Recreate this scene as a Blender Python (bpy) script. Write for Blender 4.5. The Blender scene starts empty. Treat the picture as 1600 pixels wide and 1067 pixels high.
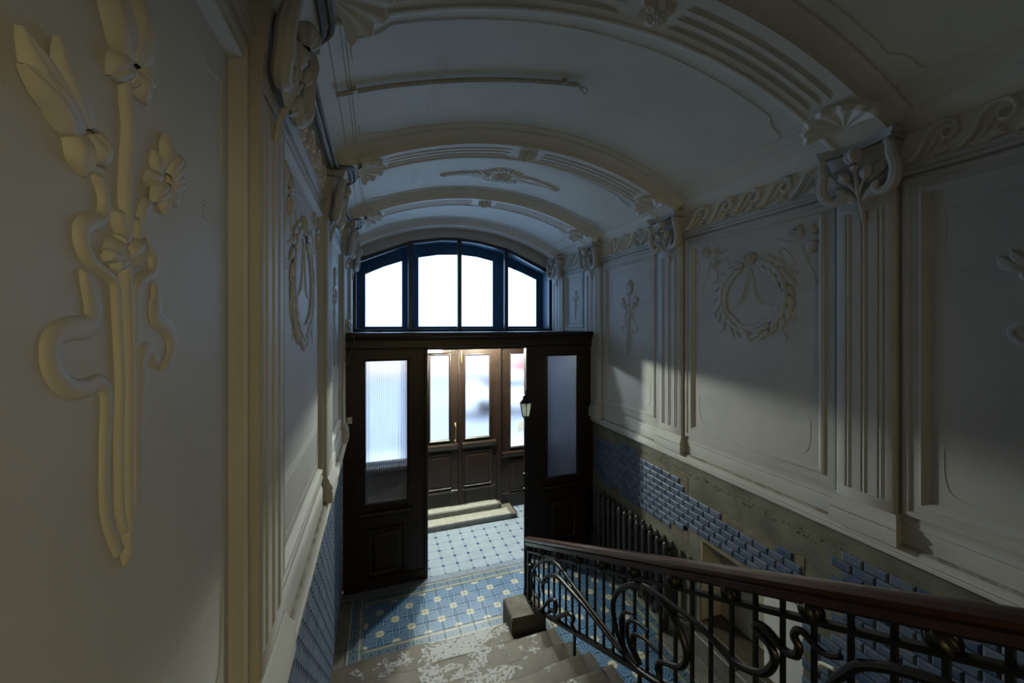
import bpy, bmesh, math, random
from mathutils import Vector, Matrix
random.seed(7)
PI = math.pi
sc = bpy.context.scene
col = sc.collection

# ---------------------------------------------------------------- camera, world, exposure
cam_d = bpy.data.cameras.new('camera')
cam_d.sensor_width = 36.0
cam_d.lens = 602.0 / 1600.0 * 36.0
cam_d.shift_y = -26.5 / 1600.0
cam_d.clip_start = 0.02
cam = bpy.data.objects.new('camera', cam_d)
cam.location = (0.0, 0.0, 3.2)
cam.rotation_euler = (PI / 2, 0, -math.atan2(210.0, 602.0))
col.objects.link(cam)
sc.camera = cam
sc.view_settings.view_transform = 'Standard'
sc.view_settings.look = 'None'
sc.view_settings.exposure = 0.14
sc.view_settings.gamma = 1.0
sc.view_settings.use_curve_mapping = False

SKY = 6.0                 # overcast street sky
WINDOW_EMIT = 4.2         # frosted lunette panes, lit by the sky behind them
LAMP_VESTIBULE = 2700.0     # opal ceiling lamp in the vestibule
ADDED_LAMP = 160.0       # invented warm lamp behind the viewer, lights the near walls

world = bpy.data.worlds.new('overcast_sky')
sc.world = world
world.use_nodes = True
wn = world.node_tree.nodes
wn['Background'].inputs[0].default_value = (0.62, 0.78, 1.0, 1)
wn['Background'].inputs[1].default_value = SKY

# ---------------------------------------------------------------- materials
def newmat(name):
    m = bpy.data.materials.new(name); m.use_nodes = True
    return m, m.node_tree, m.node_tree.nodes['Principled BSDF']

def N(nt, t, **kw):
    n = nt.nodes.new(t)
    for k, v in kw.items(): setattr(n, k, v)
    return n

def mth(nt, op, a, b=None, c=None):
    n = nt.nodes.new('ShaderNodeMath'); n.operation = op
    for i, v in enumerate((a, b, c)):
        if v is None: continue
        if isinstance(v, (int, float)): n.inputs[i].default_value = v
        else: nt.links.new(v, n.inputs[i])
    return n.outputs[0]

def mixc(nt, fac, a, b):
    n = nt.nodes.new('ShaderNodeMix'); n.data_type = 'RGBA'
    for i, v in ((0, fac), (6, a), (7, b)):
        if isinstance(v, (int, float)): n.inputs[i].default_value = v
        elif isinstance(v, tuple): n.inputs[i].default_value = (*v[:3], 1)
        else: nt.links.new(v, n.inputs[i])
    return n.outputs[2]

def noise(nt, scale, detail=3, vec=None, rough=.55):
    n = nt.nodes.new('ShaderNodeTexNoise')
    n.inputs['Scale'].default_value = scale; n.inputs['Detail'].default_value = detail
    n.inputs['Roughness'].default_value = rough
    nt.links.new(vec if vec is not None else N(nt, 'ShaderNodeNewGeometry').outputs['Position'], n.inputs['Vector'])
    return n.outputs['Fac']

def ramp(nt, v, lo, hi):
    n = nt.nodes.new('ShaderNodeMapRange')
    n.inputs[1].default_value = lo; n.inputs[2].default_value = hi
    nt.links.new(v, n.inputs[0]); return n.outputs[0]

def bump(nt, bs, h, strength, dist=.01):
    b = nt.nodes.new('ShaderNodeBump'); b.inputs['Strength'].default_value = strength
    b.inputs['Distance'].default_value = dist
    nt.links.new(h, b.inputs['Height']); nt.links.new(b.outputs[0], bs.inputs['Normal'])

def plain(name, c, rough=.6, c2=None, scale=6, bmp=0, bscale=60, metal=0, spec=.5, coat=0):
    m, nt, bs = newmat(name)
    bs.inputs['Roughness'].default_value = rough; bs.inputs['Metallic'].default_value = metal
    bs.inputs['Specular IOR Level'].default_value = spec
    if coat: bs.inputs['Coat Weight'].default_value = coat; bs.inputs['Coat Roughness'].default_value = .12
    if c2: nt.links.new(mixc(nt, ramp(nt, noise(nt, scale, 4), .35, .68), c, c2), bs.inputs['Base Color'])
    else: bs.inputs['Base Color'].default_value = (*c, 1)
    if bmp: bump(nt, bs, noise(nt, bscale, 3), bmp, .004)
    return m

M = {}
M['wall'] = plain('grey_white_wall_paint', (.46, .455, .44), .62, (.41, .405, .385), 2.2, .25, 45)
M['cream'] = plain('cream_ceiling_paint', (.68, .66, .60), .65, (.63, .61, .55), 2.5, .2, 50)
M['ledge'] = plain('dusty_ledge', (.20, .17, .12), .85, (.40, .38, .33), 14, .4, 60)
M['cement'] = plain('bare_cement', (.165, .165, .125), .9, (.10, .10, .075), 5, .9, 22)
M['rubble'] = plain('rough_rubble_plaster', (.20, .195, .15), .95, (.11, .10, .075), 18, 1, 40)
M['grout'] = plain('tile_mortar', (.20, .17, .12), .95, (.11, .10, .08), 12, .6, 50)
M['wood'] = plain('dark_varnished_wood', (.016, .0075, .004), .42, (.009, .004, .0025), 9, .15, 30, spec=.4)
M['doorwood'] = plain('dark_brown_painted_wood', (.017, .0095, .0065), .38, (.012, .007, .005), 6, .1, 30, spec=.4)
M['rail'] = plain('handrail_wood', (.052, .020, .009), .30, (.034, .012, .005), 14, .1, 40, coat=.35)
M['iron'] = plain('black_painted_iron', (.006, .006, .0065), .42, None, 6, .25, 120, spec=.35)
M['brass'] = plain('worn_brass', (.55, .40, .16), .35, None, metal=1)
M['chrome'] = plain('steel_trim', (.62, .62, .60), .28, None, metal=1)
M['darkpipe'] = plain('old_grey_pipe', (.10, .09, .085), .6, (.16, .15, .14), 20)
M['conduit'] = plain('cream_painted_conduit', (.52, .48, .38), .6, (.42, .37, .27), 30, .3, 80)
M['radiator'] = plain('dark_radiator_paint', (.018, .018, .02), .45, (.03, .028, .028), 20)
M['plastic'] = plain('ivory_plastic', (.62, .60, .52), .4)
M['paper'] = plain('white_paper', (.82, .84, .86), .8)
M['stone'] = plain('grey_floor_stone', (.14, .135, .12), .5, (.085, .082, .072), 7, .3, 40)
M['rawstone'] = plain('raw_hewn_stone', (.10, .09, .07), .8, (.055, .048, .036), 11, 1, 24)
M['whitetile'] = plain('white_glazed_floor_tile', (.265, .315, .39), .2, (.235, .28, .34), 5)
M['dottile'] = plain('blue_inset_tile', (.035, .075, .19), .25)
M['steptile'] = plain('off_white_step_tile', (.34, .335, .30), .28, (.29, .285, .25), 9)
M['risertile'] = plain('grey_riser_tile', (.19, .19, .185), .4, (.14, .14, .135), 9)
M['striptile'] = plain('grey_blue_plain_tile', (.16, .19, .25), .35, (.11, .13, .17), 12)
M['groutfloor'] = plain('floor_grout', (.10, .09, .075), .9)
M['niche'] = plain('beige_niche_paint', (.42, .39, .30), .7, (.36, .33, .25), 4)
M['nichewhite'] = plain('white_niche_paint', (.62, .62, .62), .6)
M['winframe'] = plain('dark_navy_window_paint', (.010, .020, .035), .4, (.014, .03, .05), 8)
M['reveal'] = plain('dark_blue_reveal', (.016, .05, .085), .55, (.010, .032, .055), 5)
M['vestdark'] = plain('added_vestibule_dark', (.034, .038, .054), .55, (.026, .030, .044), 4)  # invented dark tone, dims what shows through the screen glass
M['rubber'] = plain('rubber', (.02, .02, .02), .8)
M['asphalt'] = plain('street_asphalt', (.30, .31, .33), .9, (.24, .25, .27), 2)
M['pavement'] = plain('pavement_concrete', (.5, .5, .5), .9)
M['carwhite'] = plain('white_car_paint', (.85, .85, .87), .3)
M['carred'] = plain('red_car_paint', (.45, .05, .04), .3)
M['carglass'] = plain('dark_car_glass', (.02, .025, .03), .1)
M['facade'] = plain('pink_cream_facade', (.75, .58, .50), .9)
M['facadewin'] = plain('facade_window_glass', (.10, .13, .18), .2)
M['wallback'] = plain('landing_wall_paint', (.22, .20, .16), .8)

# glazed blue wall tile, tone differs from tile to tile
m, nt, bs = newmat('blue_glazed_wall_tile')
oi = N(nt, 'ShaderNodeObjectInfo')
c = mixc(nt, oi.outputs['Random'], (.050, .085, .165), (.115, .155, .225))
c = mixc(nt, ramp(nt, noise(nt, 26, 3), .45, .75), c, (.13, .14, .175))
nt.links.new(c, bs.inputs['Base Color']); bs.inputs['Roughness'].default_value = .42; bs.inputs['Specular IOR Level'].default_value = .16
M['bluetile'] = m

# stone step with flaking pale paint
m, nt, bs = newmat('worn_stone_step_with_flaking_paint')
pos = N(nt, 'ShaderNodeNewGeometry').outputs['Position']
sp = N(nt, 'ShaderNodeSeparateXYZ'); nt.links.new(pos, sp.inputs[0])
stone = mixc(nt, ramp(nt, noise(nt, 9, 5), .35, .7), (.064, .050, .030), (.034, .026, .016))
stone = mixc(nt, ramp(nt, noise(nt, 70, 2), .6, .8), stone, (.095, .080, .055))
big = noise(nt, 3.4, 4, rough=.6)
cx = mth(nt, 'ABSOLUTE', mth(nt, 'SUBTRACT', sp.outputs[0], .80))
wear = mth(nt, 'SUBTRACT', big, mth(nt, 'MULTIPLY', cx, .26))
wear = mth(nt, 'ADD', wear, mth(nt, 'MULTIPLY', mth(nt, 'SUBTRACT', sp.outputs[1], 3.1), .10))
hol = noise(nt, 34, 5, rough=.65)
hol = mth(nt, 'SUBTRACT', hol, mth(nt, 'MULTIPLY', mth(nt, 'SUBTRACT', wear, .42), .55))
mask = mth(nt, 'MULTIPLY', ramp(nt, wear, .425, .44), mth(nt, 'SUBTRACT', 1.0, ramp(nt, hol, .485, .50)))
rust = mth(nt, 'MULTIPLY', ramp(nt, wear, .36, .42), ramp(nt, hol, .50, .58))
paint = mixc(nt, noise(nt, 30, 2), (.31, .32, .335), (.22, .22, .22))
stone = mixc(nt, mth(nt, 'MULTIPLY', rust, .6), stone, (.055, .032, .016))
nt.links.new(mixc(nt, mask, stone, paint), bs.inputs['Base Color'])
bs.inputs['Roughness'].default_value = .62
bump(nt, bs, mth(nt, 'ADD', mask, mth(nt, 'MULTIPLY', noise(nt, 60, 4), .5)), .5, .006)
M['step'] = m

# floral encaustic tiles: daisies on a centred lattice, wavy stripes running from flower to flower
FX, FY, FPX, FPY = .022, 4.212, .318, .314
BLUE, GREEN, CREAM = (.010, .046, .150), (.105, .180, .235), (.40, .37, .29)  # tile colours, with some blue sky glare mixed in
m, nt, bs = newmat('floral_encaustic_tile')
pos = N(nt, 'ShaderNodeNewGeometry').outputs['Position']
sp = N(nt, 'ShaderNodeSeparateXYZ'); nt.links.new(pos, sp.inputs[0])
p = mth(nt, 'DIVIDE', mth(nt, 'SUBTRACT', sp.outputs[0], FX), FPX)
q = mth(nt, 'DIVIDE', mth(nt, 'SUBTRACT', sp.outputs[1], FY), FPY)
a = mth(nt, 'ADD', p, q); b = mth(nt, 'SUBTRACT', p, q)
fa = mth(nt, 'SUBTRACT', a, mth(nt, 'ROUND', a)); fb = mth(nt, 'SUBTRACT', b, mth(nt, 'ROUND', b))
dp = mth(nt, 'MULTIPLY', mth(nt, 'ADD', fa, fb), .5); dq = mth(nt, 'MULTIPLY', mth(nt, 'SUBTRACT', fa, fb), .5)
r = mth(nt, 'SQRT', mth(nt, 'ADD', mth(nt, 'MULTIPLY', dp, dp), mth(nt, 'MULTIPLY', dq, dq)))
ang = mth(nt, 'ARCTAN2', dq, dp)
# stripes: lines that leave a daisy and bend into the next one, with nested lens shapes where they part
ang2 = mth(nt, 'ARCTAN2', mth(nt, 'SINE', mth(nt, 'MULTIPLY', fb, PI)), mth(nt, 'SINE', mth(nt, 'MULTIPLY', fa, PI)))
zig = mth(nt, 'MULTIPLY', mth(nt, 'PINGPONG', mth(nt, 'MULTIPLY', r, 9.0), .5), .09)
st = mth(nt, 'COSINE', mth(nt, 'MULTIPLY', mth(nt, 'ADD', mth(nt, 'ABSOLUTE', ang2), zig), 20))
ga = mth(nt, 'SUBTRACT', mth(nt, 'FRACT', a), .5); gb = mth(nt, 'SUBTRACT', mth(nt, 'FRACT', b), .5)
sx_ = mth(nt, 'MULTIPLY', mth(nt, 'ADD', ga, gb), .5); sy_ = mth(nt, 'MULTIPLY', mth(nt, 'SUBTRACT', ga, gb), .5)
lens = mth(nt, 'DIVIDE', mth(nt, 'ABSOLUTE', sx_), mth(nt, 'MAXIMUM', .05, mth(nt, 'COSINE', mth(nt, 'MULTIPLY', sy_, PI))))
inl = mth(nt, 'LESS_THAN', lens, .165)
st2 = mth(nt, 'COSINE', mth(nt, 'MULTIPLY', lens, 2 * PI / .11))
st = mth(nt, 'ADD', mth(nt, 'MULTIPLY', st, mth(nt, 'SUBTRACT', 1.0, inl)), mth(nt, 'MULTIPLY', st2, inl))
st = ramp(nt, st, -.15, .15)
ground = mixc(nt, st, BLUE, GREEN)
pet = mth(nt, 'ABSOLUTE', mth(nt, 'COSINE', mth(nt, 'MULTIPLY', ang, 5)))
edge = mth(nt, 'ADD', .108, mth(nt, 'MULTIPLY', mth(nt, 'POWER', pet, .5), .040))
isf = mth(nt, 'LESS_THAN', r, edge)
gap = mth(nt, 'MULTIPLY', mth(nt, 'LESS_THAN', pet, .17), mth(nt, 'GREATER_THAN', r, .035))
fcol = mixc(nt, mth(nt, 'MULTIPLY', gap, .75), CREAM, (.12, .12, .10))
fcol = mixc(nt, mth(nt, 'LESS_THAN', r, .024), fcol, (.30, .22, .12))
cc = mixc(nt, isf, ground, fcol)
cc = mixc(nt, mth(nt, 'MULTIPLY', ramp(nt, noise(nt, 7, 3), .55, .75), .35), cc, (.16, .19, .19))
nt.links.new(cc, bs.inputs['Base Color'])
nt.links.new(mth(nt, 'ADD', .20, mth(nt, 'MULTIPLY', noise(nt, 10, 3), .25)), bs.inputs['Roughness'])
M['floral'] = m

def border_mat(name, axis, o, sgn):
    """Border tile: plain edge strip, thin yellow line, band of rings on dark blue, yellow line. o = outer edge, across = sgn."""
    m, nt, bs = newmat(name)
    pos = N(nt, 'ShaderNodeNewGeometry').outputs['Position']
    sp = N(nt, 'ShaderNodeSeparateXYZ'); nt.links.new(pos, sp.inputs[0])
    along, across = (sp.outputs[0], sp.outputs[1]) if axis == 'x' else (sp.outputs[1], sp.outputs[0])
    v = mth(nt, 'MULTIPLY', mth(nt, 'SUBTRACT', across, o), sgn / .158)      # 0 outer .. 1 inner
    s = mth(nt, 'MULTIPLY', along, 2 * PI / .0795)
    w = mth(nt, 'SUBTRACT', mth(nt, 'MULTIPLY', v, 1), .46)
    ring = mth(nt, 'ADD', mth(nt, 'MULTIPLY', mth(nt, 'SINE', s), .16), mth(nt, 'MULTIPLY', mth(nt, 'COSINE', mth(nt, 'MULTIPLY', w, 16)), .16))
    k1 = mth(nt, 'LESS_THAN', mth(nt, 'ABSOLUTE', mth(nt, 'ADD', ring, -.06)), .055)
    k2 = mth(nt, 'LESS_THAN', mth(nt, 'ABSOLUTE', mth(nt, 'ADD', ring, .2)), .05)
    k = mth(nt, 'MAXIMUM', k1, k2)
    band = mixc(nt, k, (.020, .045, .10), (.17, .23, .25))
    inb = mth(nt, 'MULTIPLY', mth(nt, 'GREATER_THAN', v, .17), mth(nt, 'LESS_THAN', v, .74))
    ccol = mixc(nt, inb, (.12, .14, .14), band)
    l1 = mth(nt, 'LESS_THAN', mth(nt, 'ABSOLUTE', mth(nt, 'SUBTRACT', v, .15)), .02)
    l2 = mth(nt, 'LESS_THAN', mth(nt, 'ABSOLUTE', mth(nt, 'SUBTRACT', v, .80)), .022)
    ccol = mixc(nt, mth(nt, 'MAXIMUM', l1, l2), ccol, (.46, .38, .20))
    nt.links.new(ccol, bs.inputs['Base Color']); bs.inputs['Roughness'].default_value = .3
    return m

# glass
def rough_glass(name, rough, tint=(1, 1, 1), rib=0, clear=0.0):
    m, nt, bs = newmat(name)
    nt.nodes.remove(bs)
    out = nt.nodes['Material Output']
    rf = N(nt, 'ShaderNodeBsdfRefraction'); rf.inputs['IOR'].default_value = 1.3 if rib else 1.12
    rf.inputs['Roughness'].default_value = rough; rf.inputs['Color'].default_value = (*tint, 1)
    gl = N(nt, 'ShaderNodeBsdfGlossy'); gl.inputs['Roughness'].default_value = min(.3, rough + .02)
    fr = N(nt, 'ShaderNodeFresnel'); fr.inputs['IOR'].default_value = 1.45
    mx = N(nt, 'ShaderNodeMixShader')
    nt.links.new(fr.outputs[0], mx.inputs[0]); nt.links.new(rf.outputs[0], mx.inputs[1]); nt.links.new(gl.outputs[0], mx.inputs[2])
    last = mx
    if clear:
        tr = N(nt, 'ShaderNodeBsdfTransparent'); tr.inputs[0].default_value = (*tint, 1)
        m2 = N(nt, 'ShaderNodeMixShader'); m2.inputs[0].default_value = clear
        nt.links.new(mx.outputs[0], m2.inputs[1]); nt.links.new(tr.outputs[0], m2.inputs[2]); last = m2
    if rib:
        pos = N(nt, 'ShaderNodeNewGeometry').outputs['Position']
        sp = N(nt, 'ShaderNodeSeparateXYZ'); nt.links.new(pos, sp.inputs[0])
        h = mth(nt, 'ABSOLUTE', mth(nt, 'SINE', mth(nt, 'MULTIPLY', sp.outputs[0], PI / rib)))
        bp = N(nt, 'ShaderNodeBump'); bp.inputs['Strength'].default_value = 1; bp.inputs['Distance'].default_value = .012
        nt.links.new(h, bp.inputs['Height'])
        for n in (rf, gl): nt.links.new(bp.outputs[0], n.inputs['Normal'])
    nt.links.new(last.outputs[0], out.inputs[0])
    return m

def thin_glass(name, tint=(.9, .95, 1), refl=.08, rough=.02):
    m, nt, bs = newmat(name)
    nt.nodes.remove(bs); out = nt.nodes['Material Output']
    tr = N(nt, 'ShaderNodeBsdfTransparent'); tr.inputs[0].default_value = (*tint, 1)
    gl = N(nt, 'ShaderNodeBsdfGlossy'); gl.inputs['Roughness'].default_value = rough
    fr = N(nt, 'ShaderNodeFresnel'); fr.inputs['IOR'].default_value = 1.5
    mx = N(nt, 'ShaderNodeMixShader')
    nt.links.new(mth(nt, 'ADD', fr.outputs[0], refl - .04), mx.inputs[0])
    nt.links.new(tr.outputs[0], mx.inputs[1]); nt.links.new(gl.outputs[0], mx.inputs[2]); nt.links.new(mx.outputs[0], out.inputs[0])
    return m

M['doorglass'] = rough_glass('frosted_door_glass', .34, (.97, .98, 1), clear=.12)
M['ribglass'] = rough_glass('reeded_glass', .06, (.93, .96, 1), rib=.025, clear=.12)
M['sideglass'] = thin_glass('dusty_partition_glass', (.50, .54, .60), .0, .3)
M['winglass'] = thin_glass('dusty_window_glass', (.82, .88, .95), .0, .2)
m, nt, bs = newmat('frosted_lantern_glass'); nt.nodes.remove(bs)
tl = N(nt, 'ShaderNodeBsdfTranslucent'); tl.inputs[0].default_value = (.8, .84, .8, 1); df = N(nt, 'ShaderNodeBsdfDiffuse'); df.inputs[0].default_value = (.7, .73, .7, 1)
mx = N(nt, 'ShaderNodeMixShader'); mx.inputs[0].default_value = .35; nt.links.new(tl.outputs[0], mx.inputs[1]); nt.links.new(df.outputs[0], mx.inputs[2]); nt.links.new(mx.outputs[0], nt.nodes['Material Output'].inputs[0])
M['lampglass'] = m

def emit(name, c, s):
    m, nt, bs = newmat(name)
    bs.inputs['Base Color'].default_value = (.8, .8, .8, 1)
    bs.inputs['Emission Color'].default_value = (*c, 1); bs.inputs['Emission Strength'].default_value = s
    return m
M['skyglass'] = emit('frosted_daylit_window_glass', (.52, .73, 1.0), WINDOW_EMIT)
M['lampopal'] = emit('opal_lamp_glass', (.95, 1.0, .84), LAMP_VESTIBULE)
M['addedwarm'] = emit('added_lamp_glass', (1.0, .80, .36), ADDED_LAMP)

# ---------------------------------------------------------------- mesh helpers
class MB:
    def __init__(self): self.v = []; self.f = []
    def add(self, vs, fs):
        o = len(self.v); self.v += [tuple(p) for p in vs]; self.f += [tuple(i + o for i in f) for f in fs]; return self
    def box(self, x0, x1, y0, y1, z0, z1):
        v = [(x, y, z) for z in (z0, z1) for y in (y0, y1) for x in (x0, x1)]
        return self.add(v, [(0, 2, 3, 1), (4, 5, 7, 6), (0, 1, 5, 4), (2, 6, 7, 3), (0, 4, 6, 2), (1, 3, 7, 5)])
    def bbox(self, x0, x1, y0, y1, z0, z1, b):
        """box with chamfered long edges on all sides (rounded look)"""
        rings = []
        for z, i in ((z0, b), (z0 + b, 0), (z1 - b, 0), (z1, b)):
            rings.append([(x0 + i + (b if i == 0 else 0), y0 + i, z), (x1 - i - (b if i == 0 else 0), y0 + i, z),
                          (x1 - i, y0 + i + (b if i == 0 else 0), z), (x1 - i, y1 - i - (b if i == 0 else 0), z),
                          (x1 - i - (b if i == 0 else 0), y1 - i, z), (x0 + i + (b if i == 0 else 0), y1 - i, z),
                          (x0 + i, y1 - i - (b if i == 0 else 0), z), (x0 + i, y0 + i + (b if i == 0 else 0), z)])
        v = [p for r in rings for p in r]; n = 8; f = []
        for k in range(3):
            for i in range(n): f.append((k * n + i, k * n + (i + 1) % n, (k + 1) * n + (i + 1) % n, (k + 1) * n + i))
        f.append(tuple(reversed(range(n)))); f.append(tuple(range(3 * n, 4 * n)))
        return self.add(v, f)
    def grid(self, g, cu=False, cv=False):
        nu, nv = len(g), len(g[0]); f = []
        for i in range(nu if cu else nu - 1):
            for j in range(nv if cv else nv - 1):
                a, b = i, (i + 1) % nu; c, d = j, (j + 1) % nv
                f.append((a * nv + c, b * nv + c, b * nv + d, a * nv + d))
        return self.add([p for r in g for p in r], f)
    def tube(self, pts, rad, n=8, caps=True, sx=1.0):
        pts = [Vector(p) for p in pts]; k = len(pts)
        rs = rad if isinstance(rad, (list, tuple)) else [rad] * k
        up = Vector((0, 0, 1)); g = []; prev = None
        for i, p in enumerate(pts):
            t = (pts[min(i + 1, k - 1)] - pts[max(i - 1, 0)]).normalized()
            if prev is None:
                a = t.cross(up)
                if a.length < .05: a = t.cross(Vector((1, 0, 0)))
            else: a = prev - t * prev.dot(t)
            a.normalize(); prev = a.copy(); b = t.cross(a)
            g.append([p + (a * math.cos(2 * PI * j / n) * sx + b * math.sin(2 * PI * j / n)) * rs[i] for j in range(n)])
        o = len(self.v)
        self.grid(g, cv=True)
        if caps: self.f.append(tuple(o + j for j in reversed(range(n)))); self.f.append(tuple(o + (k - 1) * n + j for j in range(n)))
        return self
    def lathe(self, prof, n=16, c=(0, 0, 0), ax='z'):
        g = []
        for r, h in prof:
            row = []
            for j in range(n):
                x, y = r * math.cos(2 * PI * j / n), r * math.sin(2 * PI * j / n)
                row.append((c[0] + x, c[1] + y, c[2] + h) if ax == 'z' else (c[0] + h, c[1] + x, c[2] + y) if ax == 'x' else (c[0] + x, c[1] + h, c[2] + y))
            g.append(row)
        return self.grid(g, cv=True)
    def prism(self, poly, fn, t0, t1):
        n = len(poly); v = [fn(a, b, t0) for a, b in poly] + [fn(a, b, t1) for a, b in poly]
        f = [tuple(reversed(range(n))), tuple(range(n, 2 * n))]
        f += [(i, (i + 1) % n, n + (i + 1) % n, n + i) for i in range(n)]
        return self.add(v, f)
    def ring(self, u0, u1, w0, w1, prof, fn, closed=False):
        """moulding frame: prof = [(inset, height)], corners mitred; fn(u, w, o)"""
        g = []
        for ins, h in prof:
            g.append([fn(u0 + ins, w0 + ins, h), fn(u1 - ins, w0 + ins, h), fn(u1 - ins, w1 - ins, h), fn(u0 + ins, w1 - ins, h)])
        return self.grid(g, cv=True)
    # relief work on a surface: fn(u, w, o) maps surface coordinates + height to space
    def rtube(self, pts, wid, hei, fn, n=6, o0=0.0, taper=True):
        k = len(pts); g = []
        P = smooth(pts, 3) if k > 2 else pts
        k = len(P)
        for i, p in enumerate(P):
            q0, q1 = P[max(i - 1, 0)], P[min(i + 1, k - 1)]
            t = Vector((q1[0] - q0[0], q1[1] - q0[1])); t.normalize(); nn = (-t[1], t[0])
            s = i / (k - 1)
            w = wid(s) if callable(wid) else wid; h = hei(s) if callable(hei) else hei
            if taper and (i == 0 or i == k - 1): w *= .35; h *= .3
            g.append([fn(p[0] + nn[0] * w * math.cos(PI * j / n), p[1] + nn[1] * w * math.cos(PI * j / n), o0 + h * math.sin(PI * j / n) - .002) for j in range(n + 1)])
        return self.grid(g)
    def petal(self, b, t, w, h, fn, o0=0.0, bend=0.0, groove=.25, ns=7, nv=6, tip=.35, wavy=0.0):
        d = Vector((t[0] - b[0], t[1] - b[1])); L = d.length; d.normalize(); nn = Vector((-d[1], d[0])); g = []
        for i in range(ns + 1):
            s = i / ns
            ww = w * (math.sin(PI * min(1, .05 + .95 * s ** .85)) ** .6 * (1 - tip * s) + .03) * (1 + wavy * math.sin(s * 11))
            row = []
            for j in range(nv + 1):
                v = 2 * j / nv - 1
                x = b[0] + d[0] * L * s + nn[0] * (ww * v + bend * L * math.sin(PI * s)); y = b[1] + d[1] * L * s + nn[1] * (ww * v + bend * L * math.sin(PI * s))
                hh = h * (.25 + .75 * math.sin(PI * (.12 + .8 * s))) * (1 - v * v) ** .75 * (1 - groove * math.exp(-(v / .22) ** 2))
                row.append(fn(x, y, o0 + hh - .002))
            g.append(row)
        return self.grid(g)
    def mesh(self, name, smooth_=False):
        me = bpy.data.meshes.new(name); me.from_pydata(self.v, [], self.f)
        bm = bmesh.new(); bm.from_mesh(me); bmesh.ops.recalc_face_normals(bm, faces=bm.faces); bm.to_mesh(me); bm.free()
        if smooth_:
            me.polygons.foreach_set('use_smooth', [True] * len(me.polygons))
            if smooth_ != 'all': me.set_sharp_from_angle(angle=math.radians(42))
        me.update(); return me
    def build(self, name, mat, parent=None, smooth_=True):
        me = self.mesh(name, smooth_); me.materials.append(M[mat])
        return link(bpy.data.objects.new(name, me), parent)

def link(o, parent=None):
    col.objects.link(o)
    if parent is not None: o.parent = parent
    return o

def smooth(pts, k=3):
    """Catmull-Rom subdivision of an open polyline"""
    P = [tuple(p) for p in pts]; n = len(P); out = []
    for i in range(n - 1):
        a, b, c, d = P[max(i - 1, 0)], P[i], P[i + 1], P[min(i + 2, n - 1)]
        for s in range(k):
            t = s / k
            out.append(tuple(.5 * (2 * b[j] + (c[j] - a[j]) * t + (2 * a[j] - 5 * b[j] + 4 * c[j] - d[j]) * t * t + (3 * b[j] - a[j] - 3 * c[j] + d[j]) * t ** 3) for j in range(len(b))))
    out.append(P[-1]); return out

def empty(name, loc=(0, 0, 0), parent=None, rz=0):
    e = bpy.data.objects.new(name, None); e.empty_display_size = .1; e.location = loc; e.rotation_euler = (0, 0, rz)
    return link(e, parent)

def tag(o, label, cat, group=None, kind=None):
    o['label'] = label; o['category'] = cat
    if group: o['group'] = group
    if kind: o['kind'] = kind
    return o

def copy(o, parent=None, loc=None, rz=None):
    c = o.copy(); col.objects.link(c); c.parent = parent
    if loc is not None: c.location = loc
    if rz is not None: c.rotation_euler = (0, 0, rz)
    for ch in list(o.children): copy(ch, c)
    return c

XYZ = lambda u, w, o: (o, u, w)          # wall-local: o out of the wall, u along it, w up
XL, XR = -.40, 3.0

# ================================================================= THE SETTING
# ---------------------------------------------------------------- floor
floor = MB().box(-.65, 3.3, -1.3, 6.6, -.12, -.010).build('floor', 'groutfloor', None, False)
tag(floor, 'ground floor of white octagon tiles and blue floral encaustic tiles', 'floor', kind='structure')

def tile_mesh(name, sx, sy, mat, h=.010, b=.002):
    mb = MB(); x, y = sx / 2, sy / 2
    v = [(-x, -y, -h), (x, -y, -h), (x, y, -h), (-x, y, -h), (-x, -y, -b), (x, -y, -b), (x, y, -b), (-x, y, -b),
         (-x + b, -y + b, 0), (x - b, -y + b, 0), (x - b, y - b, 0), (-x + b, y - b, 0)]
    f = [(0, 1, 5, 4), (1, 2, 6, 5), (2, 3, 7, 6), (3, 0, 4, 7), (4, 5, 9, 8), (5, 6, 10, 9), (6, 7, 11, 10), (7, 4, 8, 11), (8, 9, 10, 11)]
    me = mb.add(v, f).mesh(name); me.materials.append(M[mat]); return me

def put(me, name, loc, parent, rz=0):
    o = bpy.data.objects.new(name, me); o.location = loc; o.rotation_euler = (0, 0, rz); return link(o, parent)

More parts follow.
